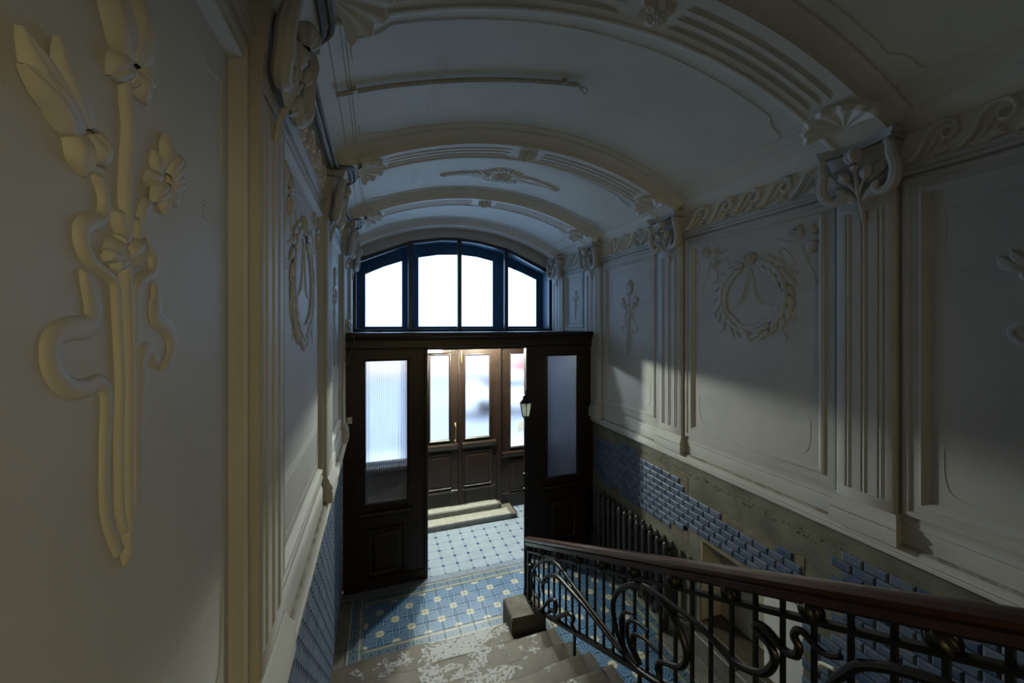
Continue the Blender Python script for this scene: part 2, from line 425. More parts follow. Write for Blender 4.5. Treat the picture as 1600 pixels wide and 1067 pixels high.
TX, TY = .159, .157
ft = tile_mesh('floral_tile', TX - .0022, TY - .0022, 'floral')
M['bd_front'] = border_mat('border_tile_front', 'x', FY - 2 * TY, 1)
M['bd_back'] = border_mat('border_tile_back', 'x', FY + 4 * TY, -1)
M['bd_left'] = border_mat('border_tile_left', 'y', FX - 2 * TX, 1)
M['bd_right'] = border_mat('border_tile_right', 'y', FX + 18 * TX, -1)
M['bd_stair'] = border_mat('border_tile_stair', 'y', FX + 10 * TX, 1)
M['bd_right2'] = border_mat('border_tile_passage', 'y', FX + 17 * TX, -1)
bt = {k: tile_mesh('border_tile', TX - .0022, TY - .0022, k) for k in ('bd_front', 'bd_back', 'bd_left', 'bd_right', 'bd_stair', 'bd_right2')}
for k in range(-2, 18):
    for j in range(-16, 4):
        x, y = FX + (k + .5) * TX, FY + (j + .5) * TY
        top = j >= -1
        z = random.uniform(-.0008, .0004)
        kk = None
        if j == 3: kk = 'bd_back' if k > -2 else 'bd_left'
        elif top or j == -2:
            if k == -2: kk = 'bd_left'
            elif k == 17: kk = 'bd_right'
            elif j == -2 and k < 11: kk = 'bd_front'
            else: kk = 'field'
        else:
            if k < 10: continue
            if k == 10: kk = 'bd_stair'
            elif j >= -6: kk = 'field' if k < 17 else 'bd_right'
            else: kk = 'field' if k < 16 else ('bd_right2' if k == 16 else None)
        if kk is None: continue
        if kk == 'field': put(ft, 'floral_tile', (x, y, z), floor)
        else: put(bt[kk], 'border_tile', (x, y, z), floor)
# plain strips beside the carpet of tiles
ps = tile_mesh('plain_tile', .186, .108, 'striptile')
for i in range(18): put(ps, 'plain_tile', (-.305 + i * .1875, 4.896, random.uniform(-.001, .001)), floor)
pl = tile_mesh('plain_tile', .098, .30, 'stone')
for i in range(4): put(pl, 'stone_strip', (-.352, 3.74 + i * .302, -.001), floor)
pr = tile_mesh('plain_tile', .108, .30, 'stone')
for i in range(6): put(pr, 'stone_strip', (2.943, 3.42 + i * .302, -.001), floor)
pq = tile_mesh('plain_tile', .268, .30, 'stone')
for i in range(14): put(pq, 'stone_strip', (2.862, 3.118 - i * .302, -.001), floor)
# white octagons with small blue insets
OX, OY = .187, .179
mb = MB(); cxx = .026
x, y = OX / 2 - .0012, OY / 2 - .0012
oc = [(-x + cxx, -y), (x - cxx, -y), (x, -y + cxx), (x, y - cxx), (x - cxx, y), (-x + cxx, y), (-x, y - cxx), (-x, -y + cxx)]
mb.add([(a, b, -.010) for a, b in oc] + [(a, b, -.0015) for a, b in oc] + [(a * .985, b * .985, 0) for a, b in oc],
       [(i, (i + 1) % 8, 8 + (i + 1) % 8, 8 + i) for i in range(8)] + [(8 + i, 8 + (i + 1) % 8, 16 + (i + 1) % 8, 16 + i) for i in range(8)] + [tuple(range(16, 24))])
octm = mb.mesh('octagon_tile'); octm.materials.append(M['whitetile'])
d = cxx - .0022
dm = MB().add([(0, -d, -.009), (d, 0, -.009), (0, d, -.009), (-d, 0, -.009), (0, -d, -.0004), (d, 0, -.0004), (0, d, -.0004), (-d, 0, -.0004)],
              [(4, 5, 6, 7)] + [(i, (i + 1) % 4, 4 + (i + 1) % 4, 4 + i) for i in range(4)]).mesh('inset_tile'); dm.materials.append(M['dottile'])
for i in range(-5, 13):
    for j in range(-1, 8):
        x, y = .637 + (i + .5) * OX, 5.127 + (j + .5) * OY
        if x < -.35 or x > 2.95: continue
        if j >= 5 and .30 < x < 2.12 and y > 6.02: continue
        put(octm, 'octagon_tile', (x, y, random.uniform(-.0006, .0006)), floor)
        if not (j >= 5 and .40 < x < 2.12): put(dm, 'inset_tile', (x + OX / 2, y + OY / 2, 0), floor)
        if j == -1: put(dm, 'inset_tile', (x + OX / 2, y - OY / 2, 0), floor)

# ---------------------------------------------------------------- two tiled steps up to the entrance doors
est = MB().box(.42, 2.18, 6.012, 6.42, 0, .078).box(.42, 1.98, 6.23, 6.42, .078, .168).build('entrance_steps', 'groutfloor', None, False)
tag(est, 'two low white tiled steps with metal edging below the entrance doors', 'steps', kind='structure')
t1 = tile_mesh('step_tile', .148, .222, 'steptile'); t2 = tile_mesh('step_tile', .148, .19, 'steptile')
r1 = tile_mesh('riser_tile', .148, .078, 'risertile', .008); r2 = tile_mesh('riser_tile', .148, .080, 'risertile', .008)
for i in range(12):
    x = .50 + i * .150
    if x < 2.15:
        put(t1, 'step_tile', (x, 6.121, .088), est)
        put(r1, 'riser_tile', (x, 6.006, .041), est).rotation_euler = (PI / 2, 0, 0)
    if x < 1.95:
        put(t2, 'step_tile', (x, 6.327, .178), est)
        put(r2, 'riser_tile', (x, 6.224, .130), est).rotation_euler = (PI / 2, 0, 0)
MB().bbox(.42, 2.19, 5.992, 6.012, .076, .090, .004).build('metal_nosing', 'chrome', est)
MB().bbox(.42, 1.99, 6.212, 6.232, .166, .180, .004).build('metal_nosing', 'chrome', est)
MB().bbox(2.172, 2.192, 6.012, 6.40, .076, .090, .004).build('metal_nosing', 'chrome', est)

# ---------------------------------------------------------------- stone staircase
stair = MB()
NOS = [(.15, 3.77), (.30, 3.38), (.45, 3.01), (.60, 2.713), (.75, 2.409), (.90, 2.107), (1.05, 1.80), (1.20, 1.50), (1.35, 1.20), (1.50, .90), (1.65, .60)]
poly = [(3.60, -.01)] + [p for i, (z, y) in enumerate(NOS) for p in ((y - .10, z - .165), (y - .10, z - .06))] + [(-1.2, 1.55), (-1.2, -.01)]
stair.prism(poly, lambda a, b, t: (t, a, b), -.40, 1.54)
staircase = stair.build('staircase', 'stone', None, False)
tag(staircase, 'worn stone stair flight with flaking paint descending to the tiled floor', 'stairs', kind='structure')
for i, (z, y) in enumerate(NOS):
    yb = NOS[i + 1][1] - .09 if i + 1 < len(NOS) else -1.2
    nx = 44; g = []
    rs = random.Random(100 + i)
    amp = .014 if i < 4 else .005
    ph = [rs.uniform(0, 6) for _ in range(4)]
    for a in range(nx + 1):
        x = -.395 + (1.60 + .395) * a / nx
        wv = amp * (math.sin(x * 5 + ph[0]) * .5 + math.sin(x * 13 + ph[1]) * .3 + rs.uniform(-.35, .35))
        if i == 0: wv += .03 * math.cos((x - .4) * 1.3) - .02
        dip = -.012 * math.exp(-((x - .75) / .5) ** 2) * (1.2 if i < 5 else .6)
        prof = [(yb, z - .05), (yb, z), (y - .16, z + dip * .6), (y - .05, z + dip + wv * .15), (y - .018 + wv, z - .006 + dip + wv * .3), (y - .003 + wv, z - .022 + dip), (y + wv * .8, z - .05 + dip), (y - .012, z - .10), (y - .02, z - .155)]
        g.append([(x, p[0], p[1]) for p in prof])
    mb = MB().grid(g)
    n = 9
    mb.f.append(tuple(range(n))); mb.f.append(tuple(reversed(range(nx * n, nx * n + n))))
    mb.build('step', 'step', staircase)
# pedestal block under the newel
rb = MB(); g = []
blk = [(1.245, 3.57), (1.60, 3.55), (1.61, 3.895), (1.255, 3.885)]
rb.add([(a, b, 0) for a, b in blk] + [(a, b, .285) for a, b in blk] + [(a + (.012 if a < 1.4 else -.012), b + (.012 if b < 3.7 else -.012), .303) for a, b in blk],
       [(i, (i + 1) % 4, 4 + (i + 1) % 4, 4 + i) for i in range(4)] + [(4 + i, 4 + (i + 1) % 4, 8 + (i + 1) % 4, 8 + i) for i in range(4)] + [(8, 9, 10, 11)])
rb.build('pedestal_block', 'rawstone', staircase, False)

# ---------------------------------------------------------------- side walls
wall_left = MB().box(-.65, XL, -1.3, 6.9, 1.80, 4.46).box(-.65, XL, -1.3, 6.9, -.01, 1.80).build('wall_left', 'wall', None, False)
tag(wall_left, 'left wall with stucco panels above a blue tiled dado', 'wall', kind='structure')
wall_right = MB().box(XR, 3.25, -1.3, 6.9, 1.80, 4.46).build('wall_right', 'wall', None, False)
tag(wall_right, 'right wall with stucco panels above a patchy blue tiled dado', 'wall', kind='structure')
NY0, NY1, NZ0, NZ1 = 2.0, 2.96, .30, 1.10
MB().box(XR, 3.25, -1.3, NY0, -.01, 1.80).box(XR, 3.25, NY1, 6.9, -.01, 1.80).box(XR, 3.25, NY0, NY1, NZ1, 1.80).box(XR, 3.25, NY0, NY1, -.01, NZ0) \
    .build('dado_cement', 'cement', wall_right, False)
nb = MB().box(3.24, 3.30, NY0 - .02, NY1 + .02, NZ0 - .02, NZ1 + .02).build('niche_back', 'niche', wall_right, False)
MB().box(3.0, 3.24, NY1 - .012, NY1, NZ0, NZ1).build('niche_reveal', 'niche', wall_right, False)
MB().box(3.0, 3.24, NY0, NY0 + .012, NZ0, NZ1).build('niche_reveal', 'nichewhite', wall_right, False)
MB().bbox(3.02, 3.24, NY0 + .012, NY0 + .33, NZ0, NZ1 - .02, .01).build('niche_board', 'nichewhite', wall_right, False)
MB().bbox(2.955, 3.24, NY0 + .012, NY1 - .012, NZ0 - .03, NZ0 + .012, .008).build('niche_sill', 'step', wall_right, False)
# stone plinth of the right wall
pm = MB().bbox(-.06, .06, -.295, .295, 0, .20, .008).mesh('plinth_stone'); pm.materials.append(M['stone'])
for i in range(8): put(pm, 'plinth_stone', (2.975, 4.60 - i * .595, 0), wall_right)

# rough rubble streak under the ledge, where the render broke away
mb = MB(); rs = random.Random(5)
for k in range(150):
    y = 3.95 - 2.3 * rs.random() ** .9; z = 1.735 - .03 * (3.95 - y) - .055 * rs.random()
    if y < 1.35: continue
    s = rs.uniform(.008, .024); h = rs.uniform(.004, .014)
    n = 6; a0 = rs.random() * 6
    ring = [(XR + .002, y + s * math.cos(a0 + 2 * PI * i / n) * rs.uniform(.7, 1.4), z + s * math.sin(a0 + 2 * PI * i / n) * rs.uniform(.5, 1)) for i in range(n)]
    mb.add(ring + [(XR - h, y + rs.uniform(-.3, .3) * s, z)], [(i, (i + 1) % n, n) for i in range(n)])
ro = mb.build('rubble_crumbs', 'rubble', wall_right); ro['kind'] = 'stuff'

# ---- blue glazed brick tiles
BW, BH = .130, .067
def brick_mesh(name, w, h, mat='bluetile'):
    x, y, t, b = w / 2 - .0025, h / 2 - .0025, .013, .011
    v = [(0, -x, -y), (0, x, -y), (0, x, y), (0, -x, y), (t * .45, -x, -y), (t * .45, x, -y), (t * .45, x, y), (t * .45, -x, y),
         (t, -x + b, -y + b), (t, x - b, -y + b), (t, x - b, y - b), (t, -x + b, y - b)]
    f = [(0, 1, 5, 4), (1, 2, 6, 5), (2, 3, 7, 6), (3, 0, 4, 7), (4, 5, 9, 8), (5, 6, 10, 9), (6, 7, 11, 10), (7, 4, 8, 11), (8, 9, 10, 11)]
    me = MB().add(v, f).mesh(name); me.materials.append(M[mat]); return me
brick = brick_mesh('wall_tile', BW, BH); half = brick_mesh('wall_tile', BW / 2, BH)
ZT = [(6.4, 1.64), (4.9, 1.62), (4.28, 1.65), (3.44, 1.645), (3.2, 1.60), (3.12, 1.49), (2.8, 1.455), (2.4, 1.425), (2.2, 1.43), (2.13, 1.47), (2.05, 1.47), (1.96, 1.39), (1.93, 1.0), (1.775, 1.0), (1.765, 1.65), (0, 1.66)]
ZB = [(6.4, .9), (4.95, 1.03), (4.5, .96), (3.7, .955), (3.4, .99), (3.1, 1.08), (2.96, 1.1), (1.99, 1.1), (1.985, .25), (0, .25)]
def lut(t, y):
    for (a, za), (b, zb) in zip(t, t[1:]):
        if b <= y <= a: return za + (zb - za) * (a - y) / (a - b)
    return t[-1][1]
cnt = 0; rest = MB(); rs = random.Random(11)
MB().box(XR - .004, XR, 1.99, 4.93, 1.08, 1.46).box(XR - .004, XR, 3.13, 4.93, .97, 1.635).box(XR - .004, XR, .2, 1.765, .26, 1.64).build('tile_mortar', 'grout', wall_right, False)
cells = []
for r in range(21):
    z = 1.625 - r * BH
    off = 0 if r % 2 else BW / 2
    k = 0; y = 4.93 - off
    if off: cells.append((4.93 - BW / 4, z, True))
    while y - BW > .15:
        cells.append((y - BW / 2, z, False)); y -= BW
for y, z, hf in cells:
    if z + BH * .35 > lut(ZT, y) or z - BH * .35 < lut(ZB, y): continue
    if rs.random() < .012: continue
    o = put(half if hf else brick, 'wall_tile', (XR - .004, y, z), wall_right, PI)
    o.rotation_euler = (rs.uniform(-.006, .006), rs.uniform(-.01, .01), PI)
# left wall: nearest 300 as single tiles, the rest joined
MB().box(XL, XL + .004, .5, 4.93, .05, 1.80).build('tile_mortar', 'grout', wall_left, False)
cells = []
for r in range(25):
    z = 1.762 - r * BH; off = 0 if r % 2 else BW / 2
    y = 1.2 + off
    while y + BW < 4.95:
        zs = 0
        for zz, yy in NOS:
            if y < yy: zs = zz
        if z - BH / 2 > zs - .08: cells.append((y + BW / 2, z))
        y += BW
cells.sort(key=lambda c: (c[0] - 1.4) + abs(c[1] - 1.6) * .5)
for i, (y, z) in enumerate(cells):
    if i < 300:
        put(brick, 'wall_tile', (XL + .004, y, z), wall_left)
    else:
        rest.add([(XL + .004 + p.co.x, y + p.co.y, z + p.co.z) for p in brick.vertices], [tuple(q.vertices) for q in brick.polygons])
ro = rest.build('far_wall_tiles', 'bluetile', wall_left, False); ro['kind'] = 'stuff'

# ---- stucco: everything below is built wall-local (o, u, w) and set on both walls
SIDES = ((wall_left, XL, 0.0, 1), (wall_right, XR, PI, -1))
PIL = [(1.43, 1.76), (3.17, 3.52), (4.70, 5.15), (5.86, 6.30)]      # pilasters along the wall
BAYS = [(.30, 1.43), (1.76, 3.17), (3.52, 4.70), (5.15, 5.86)]
PILN = (-.03, .30)
ZL = 1.82
def onwall(obj, side, y, z=0):
    w, x, rz, s = side
    obj.parent = w; obj.location = (x, y, z); obj.rotation_euler = (0, 0, rz); return obj

def strip(prof, y0, y1):
    """profile [(o, w)] run along the wall"""
    return MB().grid([[(o, y0, w) for o, w in prof], [(o, y1, w) for o, w in prof]])

for side in SIDES:
    w, x, rz, s = side
    def S(prof, y0, y1, name, mat, smooth_=True):
        mb = strip(prof, y0, y1)
        n = len(prof); mb.f += [tuple(range(n)), tuple(reversed(range(n, 2 * n)))]
        if s < 0: mb.v = [(3.0 - a, b, c) for a, b, c in mb.v]
        else: mb.v = [(XL + a, b, c) for a, b, c in mb.v]
        return mb.build(name, mat, w, smooth_)
    # dado ledge, base band, top strip under the frieze, frieze band, crowning cove
    S([(0, 1.79), (.045, 1.795), (.060, 1.80), (.060, 1.818), (.052, 1.826), (.058, 1.835), (.050, 1.85), (.046, 1.875), (0, 1.875)], -1.2, 6.4, 'dado_ledge', 'wall')
    S([(0, 1.874), (.044, 1.8755), (.040, 1.888), (0, 1.895)], -1.2, 6.4, 'ledge_dust', 'ledge')
    S([(0, 1.885), (.026, 1.888), (.026, 1.985), (.020, 1.995), (.024, 2.005), (.012, 2.03), (0, 2.035)], -1.2, 6.4, 'base_band', 'wall')
    S([(0, 4.085), (.020, 4.09), (.028, 4.105), (.020, 4.118), (.034, 4.130), (.034, 4.145), (0, 4.15)], -1.2, 6.4, 'top_moulding', 'wall')
    S([(0, 4.15), (.012, 4.15), (.012, 4.36), (0, 4.36)], -1.2, 6.4, 'frieze_band', 'cream')
    S([(0, 4.34), (.022, 4.345), (.03, 4.36), (.05, 4.372), (.058, 4.39), (.075, 4.40), (.085, 4.43), (.09, 4.46), (0, 4.46)], -1.2, 6.4, 'cornice', 'cream')
    # pilasters
    for (a, b) in PIL + [PILN]:
        m_, hw = (a + b) / 2, (b - a) / 2
        e = empty('pilaster', parent=w); onwall(e, side, m_)
        mb = MB(); f0 = hw * .97
        fl = [(-.55, .10), (0, .10), (.55, .10)]
        # shaft with three sunk reeds: profile across u
        us = [-f0, -f0]
        prof = [(-f0, 0), (-f0, .038), (-f0 + .012, .046)]
        for c0, wd in fl:
            cu, ww = c0 * f0, wd * f0
            prof += [(cu - ww - .004, .046), (cu - ww, .036), (cu - ww * .5, .043), (cu, .047), (cu + ww * .5, .043), (cu + ww, .036), (cu + ww + .004, .046)]
        prof += [(f0 - .012, .046), (f0, .038), (f0, 0)]
        mb.grid([[(o, u, 2.12) for u, o in prof], [(o, u, 3.93) for u, o in prof]]).build('shaft', 'wall', e)
        MB().prism([(-f0, 0), (-f0, .038), (-f0 + .012, .046), (f0 - .012, .046), (f0, .038), (f0, 0)], lambda p, q, t: (q, p, t), 3.93, 4.02).prism([(-f0, 0), (-f0, .038), (-f0 + .012, .046), (f0 - .012, .046), (f0, .038), (f0, 0)], lambda p, q, t: (q, p, t), 2.03, 2.12).build('shaft_end', 'wall', e)
        g = []
        for o, z in [(0, 1.87), (.085, 1.87), (.085, 1.945), (.078, 1.96), (.086, 1.975), (.080, 1.995), (.062, 2.02), (.058, 2.04), (.05, 2.05), (0, 2.05)]:
            k = hw + (o - .05) * .5
            g.append([(0, -k, z), (o, -k, z), (o, k, z), (0, k, z)])
        MB().grid(g).build('plinth', 'wall', e)
    # panel frames
    for i, (a, b) in enumerate(BAYS):
        m_, hw = (a + b) / 2, (b - a) / 2 - .012
        wl = 2.06 if i < 3 else 3.10
        mb = MB()
        ins = .075 if hw > .4 else .05
        mb.ring(-hw, hw, wl, 4.075, [(0, 0), (.004, .020), (.030, .022), (.036, .012), (ins, .012), (ins + .004, .024), (ins + .016, .028), (ins + .030, .016), (ins + .040, .006), (ins + .045, 0)], XYZ)
        onwall(mb.build('panel_frame', 'wall'), side, m_)
        k = ins + (.10 if hw > .4 else .07)
        mb = MB(); u0, u1, w0, w1 = -hw + k, hw - k, wl + k, 4.075 - k
        c1 = .10 if hw > .4 else .06
        for pts in ([(u0, w1 - .30), (u0 + .008, w1 - .14), (u0, w1 - .05), (u0 + .03, w1 - c1 * .5), (u0 + .12, w1 - c1 * .6), (u0 + (u1 - u0) * .35, w1 - .01), (u0 + (u1 - u0) * .65, w1 - .01), (u1 - .12, w1 - c1 * .6), (u1 - .03, w1 - c1 * .5), (u1, w1 - .05), (u1 - .008, w1 - .14), (u1, w1 - .30)],
                    [(u0, w0 + .30), (u0 + .006, w0 + .1), (u0 + .05, w0 + .01), (u0 + .2, w0), (u1 - .2, w0), (u1 - .05, w0 + .01), (u1 - .006, w0 + .1), (u1, w0 + .30)]):
            mb.rtube(pts, .0045, .005, XYZ, 4)
        onwall(mb.build('line_moulding', 'wall'), side, m_)
        if i < 3:
            mb = MB()
            for sg in (-1, 1):
                for (zc, L_) in ((3.46, .13),):
                    for q in range(4):
                        e0 = sg * (hw - k + .015)
                        mb.rtube([(e0, zc + q * .014), (e0 - sg * L_, zc + q * .014)], .003, .004, XYZ, 4, taper=False)
            if i != 2:
                for q in range(4): mb.rtube([(-hw + k, 2.47 + q * .014), (hw - k, 2.47 + q * .014)], .003, .004, XYZ, 4, taper=False)
            onwall(mb.build('scored_lines', 'wall'), side, m_)

# ---- iris relief (stem, side stems, curling leaves, buds)
stem = [(-.011, .414), (-.013, .373), (-.007, .328), (-.011, .287), (-.016, .22), (-.013, .172), (-.014, .117), (-.014, .058), (-.010, -.025), (-.009, -.097), (-.010, -.169), (-.012, -.288), (-.011, -.334), (-.011, -.403)]
lstem = [(-.086, .226), (-.07, .207), (-.064, .184), (-.072, .16), (-.098, .148), (-.111, .134), (-.109, .111), (-.094, .093), (-.058, .078), (-.040, .064), (-.036, .027), (-.031, -.036), (-.027, -.095), (-.030, -.164), (-.030, -.242), (-.028, -.304), (-.012, -.357)]
rstem = [(.061, .231), (.038, .204), (.032, .17), (.052, .149), (.074, .129), (.07, .098), (.032, .081), (.011, .06), (.008, .028), (.008, -.038), (.010, -.1), (.008, -.174), (.010, -.257), (.004, -.298)]
lleaf = [(-.112, .08), (-.102, .058), (-.088, .03), (-.085, .010), (-.100, -.003), (-.134, -.006), (-.157, -.014), (-.166, -.028), (-.164, -.053), (-.152, -.073), (-.126, -.09), (-.097, -.092), (-.075, -.088), (-.059, -.104), (-.057, -.131), (-.059, -.166), (-.061, -.204), (-.059, -.289), (-.038, -.348), (-.024, -.376)]
rleaf = [(.077, .082), (.083, .049), (.084, .035), (.088, .013), (.12, -.003), (.146, -.03), (.137, -.065), (.098, -.09)]
rleaf2 = [(.093, -.084), (.063, -.049), (.042, -.058), (.039, -.091), (.037, -.13), (.028, -.179), (.028, -.233), (.017, -.307), (.004, -.343)]
knots = [[(-.07, .111), (-.036, .108), (.003, .133), (.013, .166), (.003, .185)], [(-.053, .092), (-.017, .105), (.024, .14)], [(-.04, .188), (-.031, .161), (-.017, .147), (-.04, .13)]]
BUDS = [
 [((-.118, .268), (-.217, .350), .026, .032), ((-.129, .265), (-.217, .306), .021, .030), ((-.104, .285), (-.167, .373), .022, .022), ((-.119, .27), (-.112, .211), .022, .030), ((-.104, .277), (-.074, .239), .022, .030), ((-.095, .280), (-.061, .258), .016, .020)],
 [((-.001, .444), (-.055, .545), .036, .036), ((.004, .445), (.012, .582), .030, .038), ((.015, .445), (.062, .545), .024, .026), ((.002, .44), (-.057, .389), .022, .030), ((.004, .438), (.036, .395), .020, .030), ((.010, .448), (.066, .45), .020, .025), ((.0, .44), (-.004, .40), .014, .028)],
 [((.101, .290), (.072, .328), .019, .022), ((.111, .305), (.111, .377), .018, .022), ((.116, .292), (.178, .352), .021, .026), ((.108, .278), (.042, .258), .018, .024), ((.125, .276), (.192, .306), .019, .024), ((.112, .270), (.055, .226), .017, .025), ((.115, .268), (.168, .248), .018, .022), ((.110, .262), (.108, .215), .016, .02)]]
def flower_relief(parent=None, sc_=1.0):
    e = empty('flower_relief')
    mb = MB(); mb.rtube(stem, lambda s: .0135 * (1 - .25 * s), .014, XYZ, 8); mb.build('stem', 'wall', e)
    for st_, wd in ((lstem, .0115), (rstem, .0115)):
        MB().rtube(st_, lambda s: wd * (1.25 - .45 * s) * (.8 + .5 * math.exp(-((s - .3) / .12) ** 2)), .011, XYZ, 8).build('side_stem', 'wall', e)
    MB().rtube(lleaf, lambda s: .003 + .018 * min(1, s / .12) * (1 - .55 * s), lambda s: .009, XYZ, 8).build('leaf', 'wall', e)
    MB().rtube(rleaf, lambda s: .003 + .020 * min(1, s / .2) * min(1, (1 - s) / .25), .009, XYZ, 8).build('leaf', 'wall', e)
    MB().rtube(rleaf2, lambda s: .004 + .017 * math.sin(PI * min(1, .15 + .85 * s)) ** .7, .008, XYZ, 8).build('leaf', 'wall', e)
    mb = MB()
    for k in knots: mb.rtube(k, .013, .016, XYZ, 8)
    mb.petal((-.02, .10), (.035, .155), .035, .026, XYZ); mb.petal((-.06, .105), (.0, .14), .028, .018, XYZ)
    mb.build('knot', 'wall', e)
    for bd in BUDS:
        mb = MB()
        for i, (b, t, w, h) in enumerate(bd): mb.petal(b, t, w * 1.35, h * .75, XYZ, o0=.003 * (i % 3), bend=.07 * (-1) ** i, ns=12, nv=10, groove=.22, tip=.25, wavy=.10)
        mb.build('bud', 'wall', e)
    return e
fr0 = flower_relief()
uses = []
for side in SIDES:
    for (a, b), zc, s_ in ((BAYS[0], 3.2, 1.0), (BAYS[2], 3.19, .98), (BAYS[3], 3.47, .48)):
        yc = .832 if a == BAYS[0][0] else (a + b) / 2 - (.01 if a > 3 else 0)
        uses.append((side, yc, zc, s_))
for i, (side, yc, zc, s_) in enumerate(uses):
    e = fr0 if i == 0 else copy(fr0)
    onwall(e, side, yc, zc); e.scale = (s_, s_, s_)

# ---- laurel wreath with ribbons
def wreath():
    e = empty('wreath_relief')
    rs = random.Random(3); R0 = .295
    lm = []
    for q in range(3):
        mb = MB(); mb.petal((0, 0), (.115, 0), (.030 + .004 * q), .013, XYZ, groove=.35, ns=6, nv=6, tip=.55, bend=.05 * (q - 1)); me = mb.mesh('leaf', 'all'); me.materials.append(M['wall']); lm.append(me)
    for half_ in (-1, 1):
        for k in range(11):
            for row in (-1, 0, 1):
                a = PI / 2 + half_ * (.22 + (PI - .35) * (k + (.5 if row else 0)) / 11)
                rr = R0 + row * .030
                o = bpy.data.objects.new('leaf', lm[rs.randrange(3)])
                tang = a + half_ * (PI / 2) + row * half_ * -.30 + rs.uniform(-.15, .15)
                o.location = (.004 + (.006 if row == 0 else 0), rr * math.cos(a) - .012, rr * math.sin(a))
                o.rotation_euler = (tang, 0, 0)
                sc1 = rs.uniform(.85, 1.12); o.scale = (1, sc1, sc1)
                link(o, e)
    R = {'ribbon': ([(.035, .323), (.128, .314), (.206, .285), (.243, .295), (.232, .345), (.269, .357), (.321, .302), (.351, .237), (.321, .201), (.351, .161), (.39, .156)],
                    [(.30, -.129), (.351, -.156), (.346, -.196), (.269, -.236), (.248, -.267), (.29, -.318), (.295, -.359)],
                    [(-.30, -.085), (-.37, -.12), (-.36, -.18), (-.29, -.21), (-.28, -.26), (-.32, -.31)],
                    [(-.05, .323), (-.13, .30), (-.216, .299), (-.251, .355), (-.323, .345), (-.36, .274), (-.34, .20), (-.38, .16), (-.43, .15)]),
         'drape': ([(-.026, .26), (-.051, .15), (-.077, .038), (-.142, -.062), (-.2, -.09)], [(-.002, .256), (.029, .097), (.07, -.039), (.139, -.075), (.2, -.08)],
                   [(-.018, .26), (-.036, .15), (-.055, .04), (-.10, -.06)], [(-.008, .256), (.015, .11), (.05, -.03), (.11, -.075)])}
    for k, ls in R.items():
        for l in ls: MB().rtube(l, (.011 if k == 'ribbon' else .007), .008, XYZ, 6).build(k, 'wall', e)
    mb = MB().lathe([(.056, 0), (.056, .016), (.046, .022), (.040, .014), (.032, .014), (.027, .022), (.018, .016), (.012, .020), (.001, .022)], 20, (0, -.02, .325), 'x')
    mb.build('disc', 'wall', e)
    for cx_, cz_, sg in ((.42, .395, 1), (-.44, .395, -1)):
        for a0, rr in ((2.2, .095), (.55, .10), (-.75, .095)):
            mb = MB()
            bx, bz = cx_ + .035 * math.cos(a0), cz_ + .035 * math.sin(a0)
            for da in (-.45, 0, .45):
                mb.petal((bx, bz), (bx + rr * math.cos(a0 + da), bz + rr * math.sin(a0 + da)), .024, .022, XYZ, bend=.1 * da)
            mb.build('corner_bud', 'wall', e)
        for l in ([(cx_ - .02, cz_ - .02), (cx_ + .02, cz_ - .14), (cx_ + .07, cz_ - .25), (cx_ + .095, cz_ - .34)], [(cx_ - .22, cz_ + .06), (cx_ - .12, cz_ + .015), (cx_ - .03, cz_ - .02)]):
            if sg < 0: l = [(-q[0], q[1]) for q in [(2 * .42 - .42 + (p[0] - cx_), p[1]) for p in l]]; l = [(p[0] - .02, p[1]) for p in l]
            MB().rtube(l, .006, .007, XYZ, 5).build('tendril', 'wall', e)
    return e
w0 = wreath()
onwall(w0, SIDES[1], 2.42, 3.435)
onwall(copy(w0), SIDES[0], 2.48, 3.435)

